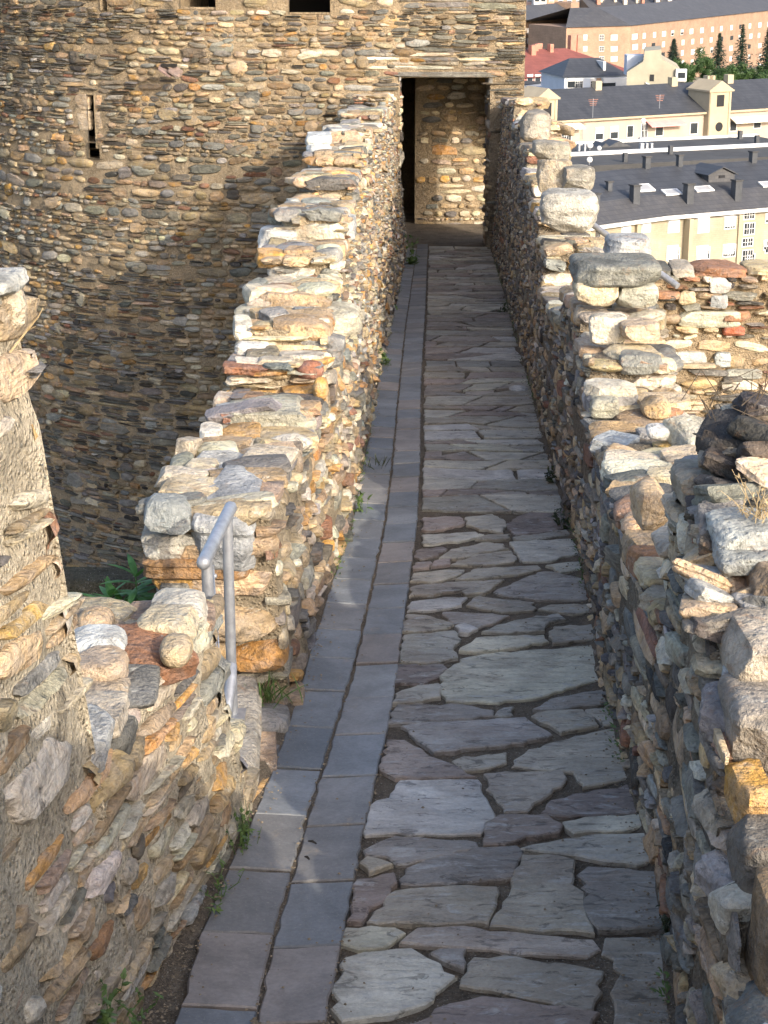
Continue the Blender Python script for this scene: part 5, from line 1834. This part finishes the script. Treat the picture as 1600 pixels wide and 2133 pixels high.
# ---- big tan brick block, two faces
EZT = -27.4
q0, qc, q1 = atz(1180, 57, EZT), atz(1314, 53, EZT), atz(1640, 17, EZT)
tb = Bld('huge tan brick apartment block with a long receding sunlit front', qc, q1, 16, EZT, C_['tan'])
u3 = (Vector((qc.x, qc.y, 0)) - Vector((q0.x, q0.y, 0)))
l3 = u3.length
u3.normalize()
v3 = Vector((-u3.y, u3.x, 0))
MB().box((q0.x, q0.y, GZ), u3 * l3, v3 * 20, (0, 0, EZT - GZ)).out('side_wall', C_['tan'], tb.root)
# roof
t0 = Vector((q0.x, q0.y, EZT)) - v3 * .6 - u3 * .6
tc = Vector((qc.x, qc.y, EZT)) - v3 * .6
t1 = Vector((q1.x, q1.y, EZT)) - tb.v * .6
rz = Vector((0, 0, 4.6))
mb = MB().add([t0, tc, t1, t0 + v3 * 12 + u3 * 9 + rz, tc + tb.v * 9 + rz + v3 * 3, t1 + tb.v * 12 + rz, t0 + v3 * 26, t1 + tb.v * 24], [[0, 1, 4, 3], [1, 2, 5, 4], [3, 4, 5, 7, 6]])
mb.out('roof', C_['slate2'], tb.root)
wt = Bld.__new__(Bld)
wt.A, wt.B, wt.u, wt.v, wt.W, wt.D, wt.base, wt.eave, wt.root = Vector((q0.x, q0.y, 0)), Vector((qc.x, qc.y, 0)), u3, v3, l3, 20, GZ, EZT, tb.root
for row, (y0_, y1_) in enumerate(((73, 83), (97, 106), (118, 127))):
    for x in (1216, 1253, 1279):
        a, z = apx(wt, x, y1_, 0)
        _, zz = apx(wt, x, y0_, 0)
        wt.window(a, z, 2.0 if x != 1253 else 1.4, zz - z, 'shut' if x != 1253 else 'bars', .9)
rr = random.Random(12)
for row in range(5):
    for i in range(15):
        x = 1322 + i * 20 + rr.uniform(-2, 2)
        y = 73 - (x - 1322) * .096 + row * 21.5
        a, z = apx(tb, x, y + 8, 0)
        k = rr.choice(['plain', 'shut', 'shut', 'glass', 'plain'])
        w_ = 1.7 if rr.random() < .7 else 2.4
        if i == 0 : w_ = 3.4
        if k == 'glass':
            tb.box('window', a - w_ / 2, a + w_ / 2, -.08, .02, z, z + 1.3, C_['glass'])
        else:
            tb.window(a, z, w_, 1.3, k, rr.choice([.5, 1, 1]))
# ---- left tan block
q0, q1 = atz(1070, 43, -26.6), atz(1214, 33, -26.6)
tb2 = Bld('smaller tan brick block with rows of white shutters behind the red terrace', q0, q1, 14, -26.6, C_['tan'])
tb2.gable(3.6, C_['slate2'], .6, hip=3)
for row in range(4):
    for i, x in enumerate((1092, 1102, 1114, 1127, 1139, 1152, 1163)):
        y = 62 - (x - 1092) * .05 + row * 20
        a, z = apx(tb2, x, y + 8, 0)
        tb2.window(a, z, 1.6, 1.4, 'shut', .9 if i % 3 else .4)
a, _ = apx(tb2, 1206, 30, 0)
tb2.box('stair_block', a - 1.5, a + 3.0, 2, 8, -27, -22.6, C_['tan'])
# ---- far towers and roofs along the top edge
for (x0, x1, yt, Y, m_, lab) in [(1078, 1111, -60, 640, 'pinkbr', 'pinkish brick tower block far behind at the tower edge'), (1112, 1138, -60, 630, 'white', 'narrow white tower block far behind between two brick ones'), (1139, 1214, -60, 650, 'brown', 'broad brown brick block far behind the smaller tan block')]:
    a, b = aty(x0, 20, Y), aty(x1, 20, Y)
    zt = aty(x0, yt, Y).z
    b_ = Bld(lab, a, b, 14, zt, C_[m_])
    b_.box('roof', -.4, b_.W + .4, -.4, 14.4, zt, zt + .5, C_['flat'])
    for row in range(4):
        for k in range(2 if x1 - x0 < 50 else 4):
            a_ = b_.W * (k + .5) / (2 if x1 - x0 < 50 else 4)
            z = aty(x0, 25 - row * 22, Y).z
            b_.window(a_, z, 1.5, 1.5, 'shut', .3 if m_ == 'white' else .8)
rr = random.Random(21)
for i, (x0, x1, y, Y, lab) in enumerate([(1236, 1420, 22, 640, 'far slate roof crowded with small chimneys above the tan brick corner'), (1415, 1650, 8, 700, 'far slate roof crowded with small chimneys at the upper right edge')]):
    a, b = aty(x0, y, Y), aty(x1, y - 6, Y + 10)
    b_ = Bld(lab, a, b, 24, a.z, C_['brown'])
    b_.gable(4.5, C_['slate2'], .6)
    for k in range(14):
        aa = rr.uniform(1, b_.W - 2)
        dd = rr.uniform(3, 10)
        b_.box('chimney', aa, aa + rr.uniform(.7, 1.6), dd, dd + 1.2, a.z + 1, a.z + rr.uniform(4.0, 6.2), rr.choice([C_['brickc'], C_['pale'], C_['white'], C_['chim']]))

# ---- trees
def conifer(x, yt, yb_, Y, wpx, lab, seed):
    rr = random.Random(seed)
    top, bot = aty(x, yt, Y), aty(x, yb_, Y)
    H = top.z - bot.z
    k = bot.length
    Rm = wpx * .85 / F * k
    g = empty('conifer_tree', (bot.x, bot.y, GZ), lab, 'tree', 'dark conifers by the tan block')
    MB().tube([(bot.x, bot.y, GZ), (bot.x, bot.y, top.z + .1)], [.35, .03], 8).out('trunk', M_bark, g)
    mb = MB()
    for lv in range(30):
        t = lv / 29
        z = bot.z + H * t
        rad = Rm * (1 - t) ** 1.05 * rr.uniform(.55, 1.15) + .05
        for j in range(9):
            an = j * 2 * PI / 9 + rr.uniform(-.3, .3) + lv
            L_ = rad * rr.uniform(.6, 1.15)
            for s_ in range(4):
                b = Vector((bot.x + math.cos(an) * L_ * s_ / 4, bot.y + math.sin(an) * L_ * s_ / 4, z - .12 * L_ * s_ / 4 + rr.uniform(-.15, .15)))
                for m_ in range(2):
                    leaf(mb, b, (math.cos(an) + rr.gauss(0, .5), math.sin(an) + rr.gauss(0, .5), rr.gauss(-.1, .3)), (rr.gauss(0, .3), rr.gauss(0, .3), 1), rr.uniform(.6, 1.1) * (1.15 - .7 * t), rr.uniform(.22, .4) * (1.1 - .6 * t), .2, 2)
    mb.out('crown', M_needle, g)


def broadleaf(x, y, Y, wpx, hpx, lab, seed, n=3000):
    rr = random.Random(seed)
    c = aty(x, y, Y)
    k = c.length
    a, b = wpx / 2 / F * k, hpx / 2 / F * k
    g = empty('broadleaf_tree', (c.x, c.y, GZ), lab, 'tree', 'leafy trees in front of the tan block')
    MB().tube([(c.x, c.y, GZ), (c.x, c.y, c.z)], [.35, .15], 8).out('trunk', M_bark, g)
    mb = MB()
    cl = [(Vector((rr.gauss(0, .45) * a, rr.gauss(0, .45) * a, rr.gauss(0, .42) * b)), rr.uniform(.22, .42) * a) for _ in range(16)]
    for i in range(n):
        o_, r_2 = rr.choice(cl)
        d = Vector((rr.gauss(0, 1), rr.gauss(0, 1), rr.gauss(.2, 1))).normalized()
        p = c + o_ + d * r_2 * rr.uniform(.6, 1.05)
        leaf(mb, p, (rr.gauss(0, 1), rr.gauss(0, 1), rr.gauss(0, .7)), d, rr.uniform(.45, .9), rr.uniform(.3, .55), .2, 1)
    mb.out('crown', M_green, g)


M_bark = flat_mat('bark', (.09, .07, .05), .95, .3, 3)
M_needle = leaf_mat('needles', (.012, .028, .018), (.03, .055, .035), .8)
M_green = leaf_mat('tree_leaves', (.02, .05, .01), (.05, .10, .022), .7)
conifer(1401, 82, 150, 400, 44, 'dark conifer with a thin open crown, leftmost of the row', 1)
conifer(1494, 70, 172, 392, 52, 'dark conifer standing second in the row', 2)
conifer(1541, 52, 172, 396, 52, 'tallest dark conifer in the row', 3)
conifer(1594, 60, 172, 400, 56, 'dark conifer cut by the picture edge', 4)
for i, (x, y, w_, h_, lab) in enumerate([(1428, 158, 50, 52, 'leafy green tree beside the grey gable house'), (1468, 152, 62, 62, 'roundest bright green tree under the conifers'), (1512, 162, 56, 50, 'leafy green tree below the tallest conifer'), (1556, 160, 56, 56, 'leafy green tree above the pale building chimneys'), (1600, 158, 60, 60, 'leafy green tree at the picture edge')]):
    broadleaf(x, y, 372 + i * 3, w_, h_, lab, 70 + i)

# ------------------------------------------------------------------ light, sky, camera
S = Vector((.65, -1.0, .54)).normalized()
EL = math.asin(S.z)
w = bpy.data.worlds.new('World')
scene.world = w
w.use_nodes = True
nt = w.node_tree
bg = nt.nodes['Background']
sky = nt.nodes.new('ShaderNodeTexSky')
sky.sky_type = 'NISHITA'
sky.sun_disc = False
sky.sun_elevation = EL
sky.sun_rotation = math.atan2(S.x, S.y)
sky.dust_density = 3.0
sky.air_density = .75
sky.ozone_density = .6
nt.links.new(sky.outputs[0], bg.inputs[0])
bg.inputs[1].default_value = .15
sd = bpy.data.lights.new('sun', 'SUN')
sd.energy = 1.7
sd.angle = math.radians(.5)
sd.color = (1, .915, .79)
so_ = bpy.data.objects.new('sun', sd)
so_.rotation_euler = S.to_track_quat('Z', 'Y').to_euler()
so_.location = (30, -20, 40)
COL.objects.link(so_)
cd = bpy.data.cameras.new('camera')
cam = bpy.data.objects.new('camera', cd)
COL.objects.link(cam)
cd.sensor_fit = 'HORIZONTAL'
cd.sensor_width = 36
cd.lens = F / 1600 * 36
cd.clip_start = .05
cd.clip_end = 6000
cam.rotation_euler = (PI / 2 - PITCH, 0, 0)
scene.camera = cam
vs = scene.view_settings
vs.view_transform = 'Standard'
vs.look = 'None'
vs.exposure = 1.6
vs.gamma = 1.0
vs.use_curve_mapping = False
